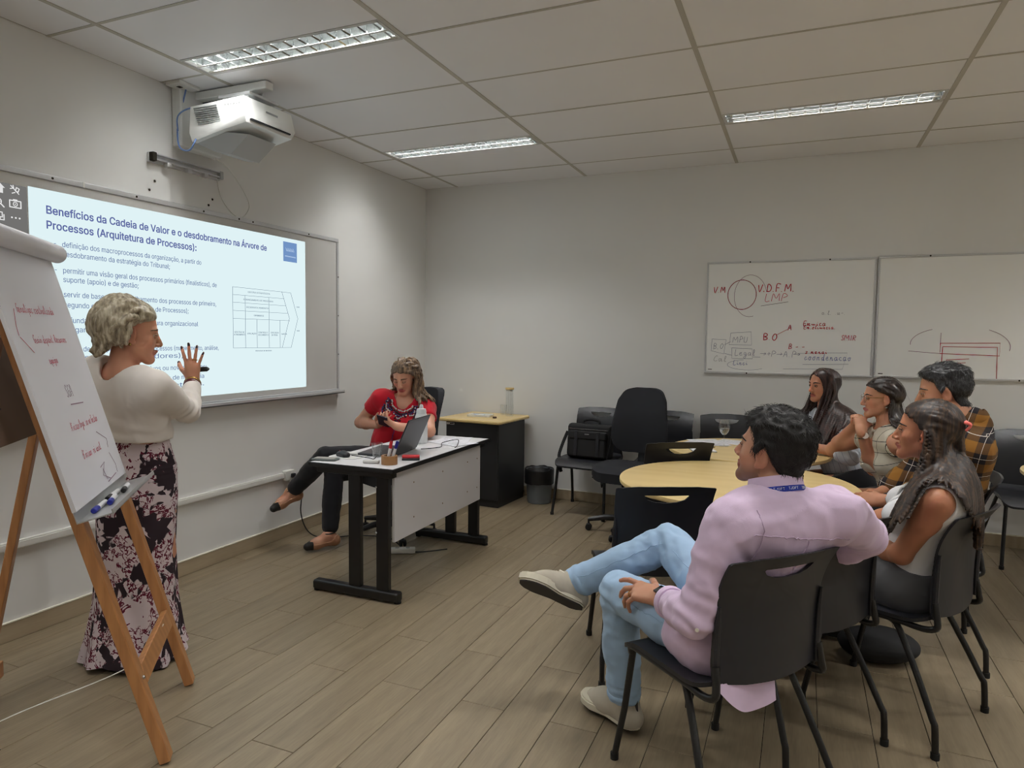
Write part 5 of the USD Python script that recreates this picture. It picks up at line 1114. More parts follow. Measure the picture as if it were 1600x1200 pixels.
M_ahair = hairmat('grey_blonde_hair', [(.28, (96, 84, 66)), (.5, (158, 146, 122)), (.72, (208, 200, 178))], .42, (70, 70, 20))
face_parts(t, hc, hR, hs, M_bhair, look=(.35, .93, 0), hp=hp, tone=(186, 130, 102))
TR = torso_frame(J); nb = A(J['sh']); nt = hc + hR @ A([0, -.02, -.05])
M_wtop = fabric('white_knit', (226, 219, 212), .03, 900, .2)
SP = fat(tp, .012) + arm(J, 'L', .97, .010, .9) + arm(J, 'R', .97, .011, .86) + [cut(C_(nb + TR[:, 2] * .02, nt, .082, .10, .012)), ('p', A((0, 0, .985)), A((0, 0, -1.0)))]
m = folds(mesh_of(SP, .0055, 4), .005, (7, 7, 4), TR, 41, [(A(J['eR']), A(J['eR']) - J['sR'], .12, .045, .004), (lerp(J['pel'], J['sh'], .3), TR @ A([.3, 0, 1]), .16, .07, .004)])
part(t, 'white_top', m, M_wtop, smooth=True, world=True)
def skirt_print(n, l):
    n.update(mp=('mapping', dict(scale=(1, 1, .8))), n1=('noise_texture', dict(scale=8.0, detail=3.0, roughness=.55, distortion=.5)), n2=('noise_texture', dict(scale=11.0, detail=4.0, roughness=.7, distortion=.8)), r1=('rgb_ramp', dict(ramp=[(0, (0, 0, 0)), (.525, (0, 0, 0)), (.54, (1, 1, 1)), (1, (1, 1, 1))])), r2=('rgb_ramp', dict(ramp=[(0, (0, 0, 0)), (.485, (0, 0, 0)), (.50, (1, 1, 1)), (.535, (1, 1, 1)), (.55, (0, 0, 0))])),
             m1=('mix', dict(color1=lin((206, 192, 196)), color2=lin((96, 26, 46)))), m2=('mix', dict(color2=lin((46, 36, 42)))), v=('voronoi_texture', dict(scale=16.0)), ad=('vector_math', dict(math_type='add')), sc=('vector_math', dict(math_type='scale', scale=.05)))
    l += [('g.position', 'mp.vector'), ('mp.vector', 'v.vector'), ('v.color', 'sc.vector1'), ('mp.vector', 'ad.vector1'), ('sc.vector', 'ad.vector2'), ('ad.vector', 'n1.vector'), ('ad.vector', 'n2.vector'), ('n1.fac', 'r1.fac'), ('n2.fac', 'r2.fac'), ('r2.color', 'm1.fac'), ('m1.color', 'm2.color1'), ('r1.color', 'm2.fac'), ('m2.color', 'p.base_color')]
M_skirt = patterned('skirt_print', skirt_print)
zz = np.r_[np.linspace(.985, .80, 26), np.linspace(.78, .02, 44)]; na = 96; aa = np.arange(na) * 2 * np.pi / na; V = []
for z in zz:
    k = np.interp(z, [.0, .10, .25, .5, .72, .86, .985], [0, 1, 2, 3, 4, 5, 6]); rx = np.interp(k, range(7), [.225, .195, .172, .162, .172, .168, .142]); ry = np.interp(k, range(7), [.20, .18, .155, .14, .145, .135, .110])
    cx, cy = np.interp(z, [0, .86, 1], [.668, .683, .692]), np.interp(z, [0, .86, 1], [-3.69, -3.668, -3.685]); fo = np.clip((.75 - z) / .75, 0, 1)
    w = 1 + .055 * fo * np.sin(9 * aa + 1.2 * np.sin(3 * z)) + .03 * fo * np.sin(17 * aa + 2) + (.010 * math.sin(z * 2 * math.pi / .022) if z > .82 else 0)
    tw = .25; X, Yv = rx * w * np.cos(aa), ry * w * np.sin(aa); V.append(np.c_[cx + X * math.cos(tw) - Yv * math.sin(tw), cy + X * math.sin(tw) + Yv * math.cos(tw), z + .012 * np.sin(3 * aa) * (z < .05) + 0 * aa])
V = np.concatenate(V); Fq = A([[i * na + j, (i + 1) * na + j, (i + 1) * na + (j + 1) % na, i * na + (j + 1) % na] for i in range(len(zz) - 1) for j in range(na)])
v_, f_, _ = meshkit.arrays((V, Fq)); ins = V * 1.0; cxy = A([.676, -3.68, 0]); ins[:, :2] = cxy[:2] + (V[:, :2] - cxy[:2]) * .98
part(t, 'skirt', trimesh.Trimesh(np.vstack([V, ins]), np.vstack([f_, f_[:, ::-1] + len(V)]), process=False), M_skirt, smooth=True, world=True)
M_wsole = mat('white_sole', (200, 196, 188), rough=.6)
for sd in 'LR': plain_shoe(t, J['a' + sd], (-.1, 1, 0) if sd == 'L' else (.05, 1, 0), .92, M_darkshoe, sole=M_wsole)
def bob_flow(p, k): return A([0, 0, -.9]) - hR[:, 1] * (1.5 if k < .07 else .0)
S = strands(hc, hR, hs, [.074, .062, .048, .036, .028, -.0, -.05, -.065], 1700, lambda q, r: np.clip(.125 + .9 * q[:, 2] + r.uniform(-.03, .03, len(q)), .05, .21), field(hp + nk + fat(tp, .012)), lambda q: np.c_[q[:, 0] * 5 + .25 * np.sign(q[:, 0] + .01), -.9 + 0 * q[:, 0], .55 + 0 * q[:, 0]], .044, .20, 6, .010, 30, flow=bob_flow, clumps=170, clump=.6, top=.008, stiff=.66, cling=.16)
long_hair(t, S, M_ahair, .0095, .0020)
e_, w_ = A(J['eR']), A(J['wR']); fd = nrm(w_ - e_)
M_brace = mat('bracelet_red', (92, 22, 30), rough=.3)
for k in range(3): ring(w_ - fd * (.012 + .014 * k), fd, .032, .0075, M_brace if k else M_gold, t, 'bracelet')
part(t, 'ring', tube([lerp(hr[13][1], hr[13][2], .55) + .0105 * (np.cos(b) * frame(hr[13][2] - hr[13][1])[:, 0] + np.sin(b) * frame(hr[13][2] - hr[13][1])[:, 2]) for b in np.linspace(0, 6.283, 16, endpoint=False)], .002, 5, closed=True), M_gold, smooth=True, world=True)
part(t, 'earring', sphere(hc + hR @ A([.082, -.012, -.046]), .006, 1), M_gold, smooth=True, world=True)
# ---- the woman with the hair clip
J = dict(pel=(3.785, -2.784, 0.52), hL=(3.735, -2.864, 0.53), hR=(3.817, -2.709, 0.53), kL=(3.377, -2.667, 0.535), kR=(3.475, -2.496, 0.535), aL=(3.31, -2.66, 0.10), aR=(3.431, -2.469, 0.10), sh=(3.865, -2.905, 0.935), sL=(3.821, -3.055, 0.893), sR=(3.885, -2.751, 0.945), eL=(3.734, -2.942, 0.668), eR=(3.749, -2.60, 0.74), wL=(3.638, -2.734, 0.625), wR=(3.59, -2.56, 0.64))
t = person('woman in a sleeveless white top with long brown hair held by a pink clip', (3.75, -2.75, 0))
hc = A((3.800, -2.879, 1.118)); hR = head_frame((-.96, .22, .06)); hs = .94
tp, hp, nk = base_body(J, .89, 'f', hc, hR, hs, .046, bust=.025, belly=.005)
hl, tl = hand_prims(J['wL'], (-.75, .55, .0), (.1, .5, -.85), False, .92, ((25, 35, 20),) * 4); hr, tr = hand_prims(J['wR'], (-.75, -.45, .0), (.1, -.3, -.95), True, .92, ((25, 35, 20),) * 4)
body_mesh(t, [fat(tp, -.010), leg(J, 'L', .90, -.016), leg(J, 'R', .90, -.016), nk, hp, arm(J, 'L', .9), arm(J, 'R', .9), hl, hr], .0053, dict(c=hc, R=hR, s=hs, tone=(176, 118, 88), lip=(158, 88, 80)))
M_brown = hairmat('brown_hair', [(.25, (20, 15, 13)), (.5, (42, 30, 24)), (.78, (104, 76, 52))], .5, (90, 90, 5))
face_parts(t, hc, hR, hs, M_dhair, hp=hp, tone=(186, 130, 102))
TR = torso_frame(J); nb = A(J['sh']); nt = hc + hR @ A([0, -.02, -.05])
M_wblouse = fabric('white_blouse', (224, 224, 226), .02, 700, .2)
SP = fat(tp, .010) + [cut(C_(lerp(nb, nt, .1), nt, .055, .06, .01)), cut(C_(A(J['sL']) - TR[:, 0] * .005, A(J['sL']) - TR[:, 0] * .09 - TR[:, 2] * .03, .052, .06, .012)), cut(C_(A(J['sR']) + TR[:, 0] * .005, A(J['sR']) + TR[:, 0] * .09 - TR[:, 2] * .03, .052, .06, .012)), ('p', A(J['pel']) + TR[:, 2] * .02, -TR[:, 2])]
m = folds(mesh_of(SP, .0055, 4), .004, (12, 12, 3), TR, 51); bls = part(t, 'blouse', m, M_wblouse, smooth=True, world=True)
for x in (-.03, .03):
    fr_ = on(m, [nb + TR @ A([x + .012 * math.sin(k * 26), .12, -.06 - .36 * k]) for k in np.linspace(0, 1, 40)], .006)
    part(bls, 'ruffle', tube(fr_, .013, 6, sx=.35, up=TR[:, 0]), M_wblouse, smooth=True, world=True)
part(bls, 'collar', tube([lerp(nb, nt, .22) + TR @ A([.058 * math.cos(b), .058 * math.sin(b) + .008, 0]) for b in np.linspace(0, 6.283, 28, endpoint=False)], .016, 8, closed=True, sx=.35, up=nrm(nt - nb)), M_wblouse, smooth=True, world=True)
M_greytr = fabric('grey_trousers', (76, 76, 78), .06, 500, .2)
m = folds(mesh_of(trousers(J, .95, .014, .9, .02, .012, .12), .006, 4), .005, (7, 7, 7), None, 61); part(t, 'trousers', m, M_greytr, smooth=True, world=True)
M_tan = mat('tan_shoe', (150, 84, 60), rough=.5)
for sd in 'LR': plain_shoe(t, J['a' + sd], (-.87, .47, 0), .9, M_tan)
clip_p = hc + hR @ (A([-.03, -.100, .045]) * hs)
collideD = field(hp + nk + fat(tp, .014) + arm(J, 'L', 1.0, .004))
def flowD(p, k): return (A([0, 0, -.45]) - hR[:, 1] * 1.6) if k < .13 else A([0, 0, -1.0]) - TR[:, 1] * (.6 if k < .24 else .0)
zsW = [.074, .060, .038, .012, .0, -.03, -.06, -.07]
S = strands(hc, hR, hs, zsW, 1600, lambda q, r: r.uniform(.38, .46, len(q)), collideD, lambda q: np.c_[q[:, 0] * 2, -1.0 + 0 * q[:, 0], .2 + 0 * q[:, 0]], .013, .22, 7, .002, 18, flow=flowD, clumps=200, clump=.3, stiff=.7, top=.004, cling=.22)
r_ = np.random.default_rng(3)
S2 = strands(hc, hR, hs, zsW, 600, lambda q, r: r.uniform(.34, .42, len(q)), collideD, lambda q: np.c_[-.3 + 0 * q[:, 0], -.1 + 0 * q[:, 0], -.9 + 0 * q[:, 0]], .016, .25, 8, .005, 18, flow=lambda p, k: A([0, 0, -1.0]) + A([-.42, -.20, 0]) * (.07 < k), mask=lambda q: (q[:, 0] < -.03) & (q[:, 1] < .0) & (q[:, 1] > -.07) & (q[:, 2] < .06), clumps=60, clump=.15, top=.004, cling=.06)
long_hair(t, S + S2, M_brown, .0065, .0014)
M_clip = mat('coral_clip', (232, 112, 104), rough=.4)
cl_ = clip_p + hR @ A([0, -.026, 0])
part(t, 'hair_clip', cat([tube(smooth_path([cl_ + hR @ A([x, .0, .012]), cl_ + hR @ A([x - .002, -.016, .004]), cl_ + hR @ A([x, -.004, -.016])], 4), .0045, 6) for x in (-.02, -.008, .004, .016)] + [tube([cl_ + hR @ A([-.024, .0, .012]), cl_ + hR @ A([.02, .0, .012])], .006, 6)]), M_clip, smooth=True, world=True, label='coral pink claw clip')

# ---- the man in the plaid shirt
J = dict(pel=(3.99, -2.09, 0.557), hL=(3.985, -2.183, 0.555), hR=(3.99, -2.004, 0.555), kL=(3.555, -2.18, 0.555), kR=(3.56, -1.981, 0.555), aL=(3.54, -2.18, 0.10), aR=(3.54, -1.98, 0.10), sh=(4.081, -2.136, 1.039), sL=(4.064, -2.312, 0.981), sR=(4.059, -1.953, 1.05), eL=(3.925, -2.20, 0.762), eR=(3.897, -1.92, 0.812), wL=(3.742, -2.34, 0.735), wR=(3.745, -2.10, 0.72))
t = person('dark haired man in a mustard and black plaid shirt behind the clip-haired woman', (3.95, -2.1, 0))
hc = A((3.975, -2.12, 1.218)); hR = head_frame((-.93, .12, -.10)); hs = 1.02
tp, hp, nk = base_body(J, 1.03, 'm', hc, hR, hs, .058, belly=.03, wide=1.08)
hl, tl = hand_prims(J['wL'], (-.95, .30, -.05), (.2, .7, -.6), False, 1.0, ((20, 30, 20),) * 4); hr, tr = hand_prims(J['wR'], (-.85, -.50, -.05), (.0, -.6, -.8), True, 1.0, ((20, 35, 20),) * 4)
body_mesh(t, [fat(tp, -.014), leg(J, 'L', 1.0, -.012), leg(J, 'R', 1.0, -.012), nk, hp, arm(J, 'L', 1.0), arm(J, 'R', 1.0), hl, hr], .0058, dict(c=hc, R=hR, s=hs, tone=(180, 128, 100), lip=(150, 92, 80), beard=.35))
M_salt = hairmat('greying_dark_hair', [(.35, (24, 24, 26)), (.6, (52, 52, 54)), (.8, (110, 110, 112))], .4, (160, 160, 60))
face_parts(t, hc, hR, hs, M_salt, lash=False, hp=hp, tone=(180, 128, 100))
short_hair(t, hc, hR, hs, hp + nk, M_salt, [.066, .058, .038, -.01, .022, -.02, -.07, -.078], .020, .008, 2600, .020, seed=5)
TR = torso_frame(J); nb = A(J['sh']); nt = hc + hR @ A([0, -.02, -.05])
cR = np.stack([nrm(TR[:, 1] + .35 * TR[:, 0]), TR[:, 0], TR[:, 2]], 1)
M_plaid = check_cloth('plaid_flannel', cR, .09, (136, 94, 38), (36, 33, 38), (190, 184, 178), .012)
SP = fat(tp, .014) + arm(J, 'L', 1.03, .016, .72) + arm(J, 'R', 1.03, .016, .72) + [C_(nb - TR[:, 2] * .02, nb + TR[:, 2] * .05, .088, .070, .03), cut(C_(lerp(nb, nt, .05), nt, .062, .066, .008)), ('p', A(J['pel']) - TR[:, 2] * .09, -TR[:, 2])]
m = folds(mesh_of(SP, .006, 4), .007, (7, 7, 4), TR, 71, [(A(J['eL']), A(J['eL']) - J['sL'], .12, .05, .005)]); sh_ = part(t, 'plaid_shirt', m, M_plaid, smooth=True, world=True)
cm = nb + TR[:, 2] * .055 + TR[:, 1] * .012; Fm = frame(nrm(nt - nb), (0, 1, 0))
part(sh_, 'collar', tube([cm + .074 * (Fm[:, 0] * np.cos(b) + Fm[:, 2] * np.sin(b)) for b in np.linspace(0, 6.283, 36, endpoint=False)], .022, 8, closed=True, sx=.25, up=nrm(nt - nb)), M_plaid, smooth=True, world=True)
m = folds(mesh_of(trousers(J, 1.0, .010, .9, .012, .012, .10), .007, 3), .004, (8, 8, 8), None, 81); part(t, 'trousers', m, M_blacktrouser, smooth=True, world=True)
for sd in 'LR': plain_shoe(t, J['a' + sd], (-1, .0, 0), 1.0, M_darkshoe)
fd = nrm(A(J['wL']) - J['eL']); ww = ring(A(J['wL']) - fd * .015, fd, .033, .013, M_strap, t, 'wristwatch', sx=.25); part(ww, 'watch_case', xf(lathe([(0, 0), (.019, 0), (.019, .008), (0, .01)], 18), A(J['wL']) - fd * .015 + A([0, -.033, .012]), rx=1.2), M_silver, world=True)

# ---- the woman in glasses
J = dict(pel=(3.957, -1.46, 0.53), hL=(3.964, -1.549, 0.535), hR=(3.979, -1.371, 0.535), kL=(3.558, -1.504, 0.545), kR=(3.577, -1.305, 0.545), aL=(3.562, -1.504, 0.10), aR=(3.583, -1.305, 0.10), sh=(3.83, -1.495, 0.943), sL=(3.86, -1.649, 0.907), sR=(3.72, -1.367, 0.906), eL=(3.768, -1.465, 0.734), eR=(3.565, -1.176, 0.782), wL=(3.690, -1.56, 0.955), wR=(3.675, -1.40, 0.975))
t = person('woman in wire glasses and a checked cream vest, hands clasped under her chin', (3.9, -1.46, 0))
hc = A((3.786, -1.488, 1.136)); hR = head_frame((-.93, -.16, -.02)); hs = .93
tp, hp, nk = base_body(J, .93, 'f', hc, hR, hs, .045, bust=.018)
hl, tl = hand_prims(J['wL'], (-.05, .62, .72), (-.1, .72, -.62), False, .9, ((55, 55, 30),) * 4, 1, (30, 20, 20)); hr, tr = hand_prims(J['wR'], (-.05, -.70, .60), (-.1, -.60, -.70), True, .9, ((50, 50, 30),) * 4, 1, (30, 20, 20))
body_mesh(t, [fat(tp, -.010), leg(J, 'L', .90, -.016), leg(J, 'R', .90, -.016), nk, hp, arm(J, 'L', .95), arm(J, 'R', .95), hl, hr], .0056, dict(c=hc, R=hR, s=hs, tone=(200, 146, 118), lip=(168, 96, 90)))
M_dbrown = hairmat('dark_brown_hair', [(.3, (20, 15, 14)), (.6, (48, 34, 28)), (.8, (82, 62, 50))], .36, (70, 70, 6))
face_parts(t, hc, hR, hs, M_dhair, hp=hp, tone=(186, 130, 102))
TR = torso_frame(J); nb = A(J['sh']); nt = hc + hR @ A([0, -.02, -.05])
M_vest = check_cloth('checked_vest_cloth', np.stack([nrm(TR[:, 0] - .5 * TR[:, 1]), TR[:, 1], TR[:, 2]], 1), .062, (206, 200, 184), (206, 200, 184), (46, 46, 50), .022)
SP = fat(tp, .012) + [cut(C_(lerp(nb, nt, .0) + TR[:, 1] * .02, nt, .058, .066, .01)), cut(E_(nb + TR[:, 1] * .11 - TR[:, 2] * .08, (.03, .07, .12), TR, .01))] + [cut(C_(A(J['s' + k]) + x * TR[:, 0] * .0, A(J['s' + k]) + x * TR[:, 0] * .09 - TR[:, 2] * .03, .056, .065, .012)) for k, x in (('L', -1), ('R', 1))] + [('p', A(J['pel']) - TR[:, 2] * .02, -TR[:, 2])]
m = folds(mesh_of(SP, .006, 4), .004, (8, 8, 4), TR, 91); part(t, 'vest', m, M_vest, smooth=True, world=True)
m = mesh_of(trousers(J, .95, .012, .9, .014, .012, .10), .007, 3); part(t, 'trousers', m, M_blacktrouser, smooth=True, world=True)
for sd in 'LR': plain_shoe(t, J['a' + sd], (-1, .05, 0), .9, M_darkshoe)
S = strands(hc, hR, hs, [.074, .062, .045, .03, .018, -.03, -.06, -.07], 1200, lambda q, r: r.uniform(.30, .36, len(q)), field(hp + nk + fat(tp, .016)), lambda q: np.c_[np.sign(q[:, 0] + .012) * .55, -.75 + 0 * q[:, 0], .15 - 8 * np.clip(.04 - q[:, 2], 0, .1)], .014, .20, 9, .002, 18, flow=lambda p, k: A([0, 0, -1.0]) - hR[:, 1] * (.9 if k < .16 else .35), clumps=150, clump=.4, stiff=.72, cling=.2)
long_hair(t, S, M_dbrown, .0065, .0014)
T = lambda q: hc + hR @ (A(q, float) * hs)
gl = part(t, 'glasses', tube([T((-.008, .101, .0)), T((0, .104, .004)), T((.008, .101, .0))], .0016, 6), M_silver, smooth=True, world=True)
for x in (-.032, .032):
    rim = [T((x + .025 * math.cos(b), .099 - .004 * abs(math.cos(b)) - .10 * 0, -.004 + .021 * math.sin(b))) for b in np.linspace(0, 6.283, 28, endpoint=False)]
    part(gl, 'rim', tube(rim, .0013, 6, closed=True), M_silver, smooth=True, world=True)
    part(gl, 'temple', tube([T((x + math.copysign(.025, x), .095, .004)), T((math.copysign(.07, x), .05, .006)), T((math.copysign(.079, x), -.01, .012))], .0015, 6), M_gold, smooth=True, world=True)
part(t, 'earring', sphere(hc + hR @ A([-.074, -.008, -.047]), .006, 1), M_silver, smooth=True, world=True)
fd = nrm(A(J['wL']) - J['eL']); ww = ring(A(J['wL']) - fd * .03, fd, .029, .008, M_silver, t, 'wristwatch', sx=.3); part(ww, 'watch_case', xf(lathe([(0, 0), (.017, 0), (.017, .007), (0, .008)], 20), A(J['wL']) - fd * .03 + A([.01, -.029, .003]), rx=math.pi / 2), mat('dial_white', (226, 214, 206), rough=.3), world=True)

# ---- the woman with long dark straight hair
J = dict(pel=(3.691, -0.856, 0.53), hL=(3.736, -0.936, 0.535), hR=(3.684, -0.765, 0.535), kL=(3.357, -1.087, 0.54), kR=(3.297, -0.896, 0.54), aL=(3.373, -1.081, 0.10), aR=(3.31, -0.891, 0.10), sh=(3.538, -0.867, 0.959), sL=(3.662, -0.979, 0.9), sR=(3.401, -0.773, 0.892), eL=(3.66, -1.215, 0.765), eR=(3.40, -0.91, 0.70), wL=(3.455, -1.13, 0.785), wR=(3.30, -1.03, 0.785))
t = person('woman with very long straight dark hair and a pale striped shirt at the back table', (3.65, -.86, 0))
hc = A((3.506, -.876, 1.160)); hR = head_frame((-.80, -.55, -.02)); hs = .90
tp, hp, nk = base_body(J, .92, 'f', hc, hR, hs, .045, bust=.018)
hl, tl = hand_prims(J['wL'], (-.9, .3, -.1), (0, 0, -1), False, .9); hr, tr = hand_prims(J['wR'], (-.9, -.3, -.1), (0, 0, -1), True, .9)
body_mesh(t, [fat(tp, -.010), leg(J, 'L', .90, -.016), leg(J, 'R', .90, -.016), nk, hp, arm(J, 'L', .95), arm(J, 'R', .95), hl, hr], .0058, dict(c=hc, R=hR, s=hs, tone=(196, 140, 114), lip=(166, 92, 86)))
face_parts(t, hc, hR, hs, M_dhair, hp=hp, tone=(186, 130, 102))
TR = torso_frame(J); nb = A(J['sh']); nt = hc + hR @ A([0, -.02, -.05])
M_stripe = check_cloth('striped_shirt_cloth', np.stack([TR[:, 0], TR[:, 1], A([0, 0, 1e-4])], 1), .035, (210, 216, 226), (210, 216, 226), (170, 178, 196), .05)
SP = fat(tp, .014) + arm(J, 'L', .95, .020, .15) + arm(J, 'R', .95, .018, .3) + [cut(C_(lerp(nb, nt, .05), nt, .054, .06, .01)), cut(E_(nb + TR[:, 1] * .115 - TR[:, 2] * .06, (.028, .06, .10), TR, .01)), ('p', A(J['pel']) - TR[:, 2] * .04, -TR[:, 2])]
m = folds(mesh_of(SP, .006, 4), .006, (8, 8, 4), TR, 101, [(A(J['eL']), A(J['eL']) - J['sL'], .12, .04, .006)]); sh_ = part(t, 'shirt', m, M_stripe, smooth=True, world=True)
part(sh_, 'collar', tube([nb + TR @ A([.078 * math.sin(b), .035 + .075 * math.cos(b), .045 - .075 * max(0, math.cos(b)) ** 2]) for b in np.linspace(.35, 5.93, 28)], .018, 8, sx=.35, up=nrm(nt - nb)), M_stripe, smooth=True, world=True)
m = mesh_of(trousers(J, .93, .012, .9, .014, .012, .10), .007, 3); part(t, 'trousers', m, M_blacktrouser, smooth=True, world=True)
for sd in 'LR': plain_shoe(t, J['a' + sd], (-.95, -.3, 0), .88, M_darkshoe)
M_auburn = hairmat('dark_auburn_hair', [(.3, (22, 14, 13)), (.6, (54, 32, 27)), (.85, (88, 54, 44))], .36, (70, 70, 5))
S = strands(hc, hR, hs, [.078, .066, .046, .02, .0, -.03, -.06, -.07], 1400, lambda q, r: r.uniform(.42, .50, len(q)), field(hp + nk + fat(tp, .016) + arm(J, 'L', .95, .022, .1) + arm(J, 'R', .95, .02, .1)), lambda q: np.c_[np.sign(q[:, 0]) * .8, -.25 + 0 * q[:, 0], .12 + 0 * q[:, 0]], .018, .28, 10, .002, 16, flow=lambda p, k: A([0, 0, -1.0]) + hR[:, 1] * (.38 if k > .12 else -.15), clumps=150, clump=.4, cling=.12)
long_hair(t, S, M_auburn, .0065, .0014)
ring(lerp(nb, nt, .30) + TR[:, 1] * .006, nrm(nt - nb), .056, .0035, M_silver, t, 'necklace', up0=(0, 1, 0)); ring(lerp(nb, nt, .38) + TR[:, 1] * .006, nrm(nt - nb), .053, .003, mat('black_cord', (20, 18, 18)), t, 'choker', up0=(0, 1, 0))
# ------------------------------------------------------------------ small things
# flip chart easel
ez = thing('flipchart_easel', 'wooden flipchart easel with a handwritten paper pad, cut by the left edge', 'easel', (1.464, -4.193, 0))
A0 = A([1.464, -4.193, 0]); eb = nrm([-.652, .759, 0]); en = nrm([.759, .652, 0]); th_ = math.radians(15.8); eu = A([0, 0, math.cos(th_)]) - en * math.sin(th_); eN = np.cross(eb, eu); eN = eN if eN @ en > 0 else -eN
ER = np.stack([eb, eu, eN], 1)
M_pine = wood('varnished_pine', (190, 136, 86), (152, 102, 60), axis='z', scale=1.4, rough=.35, spec=.5, vary=.06, ring=10)
def eplane(m): return xf(m, A0, R=ER)      # local u along the base, v up the front, w out of the paper
for u in (.028, .565): part(ez, 'front_leg', eplane(box(u - .027, u + .027, .008, 1.86, -.024, .012, .004)), M_pine, world=True)
part(ez, 'lower_rail', eplane(box(.055, .538, .275, .345, -.012, .012, .003)), M_pine, world=True)
part(ez, 'top_rail', eplane(box(-.02, .60, 1.79, 1.85, .013, .03, .003)), M_pine, world=True)
for u in (.042, .56):
    H_ = A0 + eb * u + eu * 1.5 - eN * .045; F_ = A0 + eb * u - en * .74 + A([0, 0, .004]); d_ = nrm(F_ - H_); S_ = nrm(np.cross(d_, en)); L_n = np.linalg.norm(F_ - H_)
    part(ez, 'back_leg', xf(box(-.02, .02, 0, L_n, -.014, .014, .003), H_, R=np.stack([np.cross(d_, np.cross(S_, d_)), d_, np.cross(S_, d_)], 1)), M_pine, world=True)
f0, f1 = A0 + eb * .06 - en * .66 + A([0, 0, .17]), A0 + eb * .54 - en * .66 + A([0, 0, .17]); part(ez, 'back_rail', xf(box(0, np.linalg.norm(f1 - f0), -.012, .012, -.03, .03, .003), f0, R=np.stack([eb, -en, A([0, 0, 1.0])], 1)), M_pine, world=True)
M_panel = mat('grey_board', (196, 196, 194), rough=.4); part(ez, 'backboard', eplane(box(-.06, .60, .90, 1.80, .014, .020)), M_panel, world=True, smooth=False)
tr_ = part(ez, 'marker_tray', eplane(cat([box(-.075, .56, .885, .889, .02, .125), box(-.075, .56, .885, .90, .121, .125), box(-.075, .56, .885, .96, .019, .022)])), mat('tray_metal', (190, 192, 192), rough=.35, metal=.5), world=True, smooth=False)
part(ez, 'bolt', eplane(cat([sphere((.028, q, .013), .007, 1) for q in (.31, 1.5)])), M_silver, world=True)
M_paper = mat('flip_paper', (226, 226, 232), rough=.75, noise=(2, .015))
pad = thing('paper_pad', 'white flipchart pad with red and black handwriting hanging on the easel', 'flipchart paper', A0)
part(pad, 'sheet', eplane(box(-.088, .545, .925, 1.775, .022, .034)), M_paper, world=True, smooth=False)
rl = [A0 + eb * u + eu * 1.795 + eN * .052 for u in np.linspace(-.10, .575, 12)]
part(pad, 'rolled_top', tube(rl, .034, 20, up=eu), M_paper, world=True, smooth=40, label='rolled over top of the pad')
M_kraft_shade = mat('kraft_and_shade', (128, 104, 86), rough=.85)  # brown holds the shade of the unlit turned sheet; plain kraft on tape core
flp = part(pad, 'flipped_sheet', eplane(box(-.09, .545, 1.17, 1.80, -.13, -.127)), M_kraft_shade, world=True, smooth=False, label='turned-over sheet hanging behind the easel, shade put into its brown colour')
def einki(strokes, w, color, name, lift=.0345, flip=False, parent=pad):
    m = ink(strokes, A0 + eN * lift, eb, eu, w); return part(parent, name, m, inkm[color], world=True, smooth=60)
EW = lambda text, u, v, h, c, sd, wide=.9: einki(at(write(text, h * .85, wide, sd), u, v), .0022, c, 'ink_writing')
EW('Geraliqac centralizada', .02, 1.555, .034, 'rose', 31, .78); EW('Gerir depart. Recursos', .07, 1.455, .032, 'rose', 32, .78); EW('equipe', .14, 1.385, .03, 'rose', 33, .8)
einki([A([(.0, 1.565), (-.03, 1.51), (-.035, 1.48)]), A([(-.03, 1.475), (.04, 1.425)])], .003, 'rose', 'ink_drawing')
EW('SGA', .19, 1.265, .05, 'plum', 34, .8); einki([A([(.2, 1.24), (.33, 1.235)])], .004, 'plum', 'ink_drawing')
EW("A'visao loga. sobre Gestao", .12, 1.155, .034, 'rose', 35, .62); EW("B'visao Tribunal", .14, 1.055, .034, 'rose', 36, .72)
einki([A([(.36, 1.12), (.45, 1.08), (.43, 1.05)]), A([(.27, 1.0), (.33, 1.01), (.27, .97), (.34, .945)]), A([(.42, 1.03), (.45, .98), (.44, .95)]), A([(.29, .99), (.30, .95)]), A([(.3, .94), (.42, .95)])], .003, 'plum', 'ink_drawing')
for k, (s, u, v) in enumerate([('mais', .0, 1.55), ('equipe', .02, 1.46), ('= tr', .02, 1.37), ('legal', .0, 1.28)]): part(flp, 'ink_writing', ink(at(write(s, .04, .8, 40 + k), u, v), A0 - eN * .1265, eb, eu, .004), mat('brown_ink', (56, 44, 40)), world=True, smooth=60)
MK = [((.03, .905), 'blue', 'first blue capped marker in the easel tray, nearest the camera'), ((.105, .905), 'blue', 'second blue capped marker in the easel tray'), ((.20, .905), 'black', 'first black capped marker in the easel tray'), ((.29, .905), 'black', 'second black capped marker in the easel tray, farthest from the camera')]
M_mk = mat('marker_white', (224, 224, 226), rough=.4); M_cap = {'blue': mat('cap_blue', (32, 40, 140), rough=.4), 'black': mat('cap_black', (24, 24, 26), rough=.4), 'red': mat('cap_red', (196, 30, 40), rough=.4)}
def marker(label, p, d, cap):
    p, d = A(p, float), nrm(d); t = thing('marker_pen', label, 'marker', p)
    part(t, 'barrel', tube([p, p + d * .004, p + d * .085], [.0065, .0085, .0085], 12), M_mk, world=True, smooth=40); part(t, 'cap', tube([p + d * .0851, p + d * .087, p + d * .125, p + d * .128], [.0085, .0095, .0092, .007], 12), M_cap[cap], world=True, smooth=40)
for k, ((u, v), c, lab) in enumerate(MK): marker(lab, A0 + eb * (u + .10) + eu * .8985 + eN * (.055 + .012 * (k % 2)), -eb + eN * .10 * (1 if k % 2 else -.4) , c)
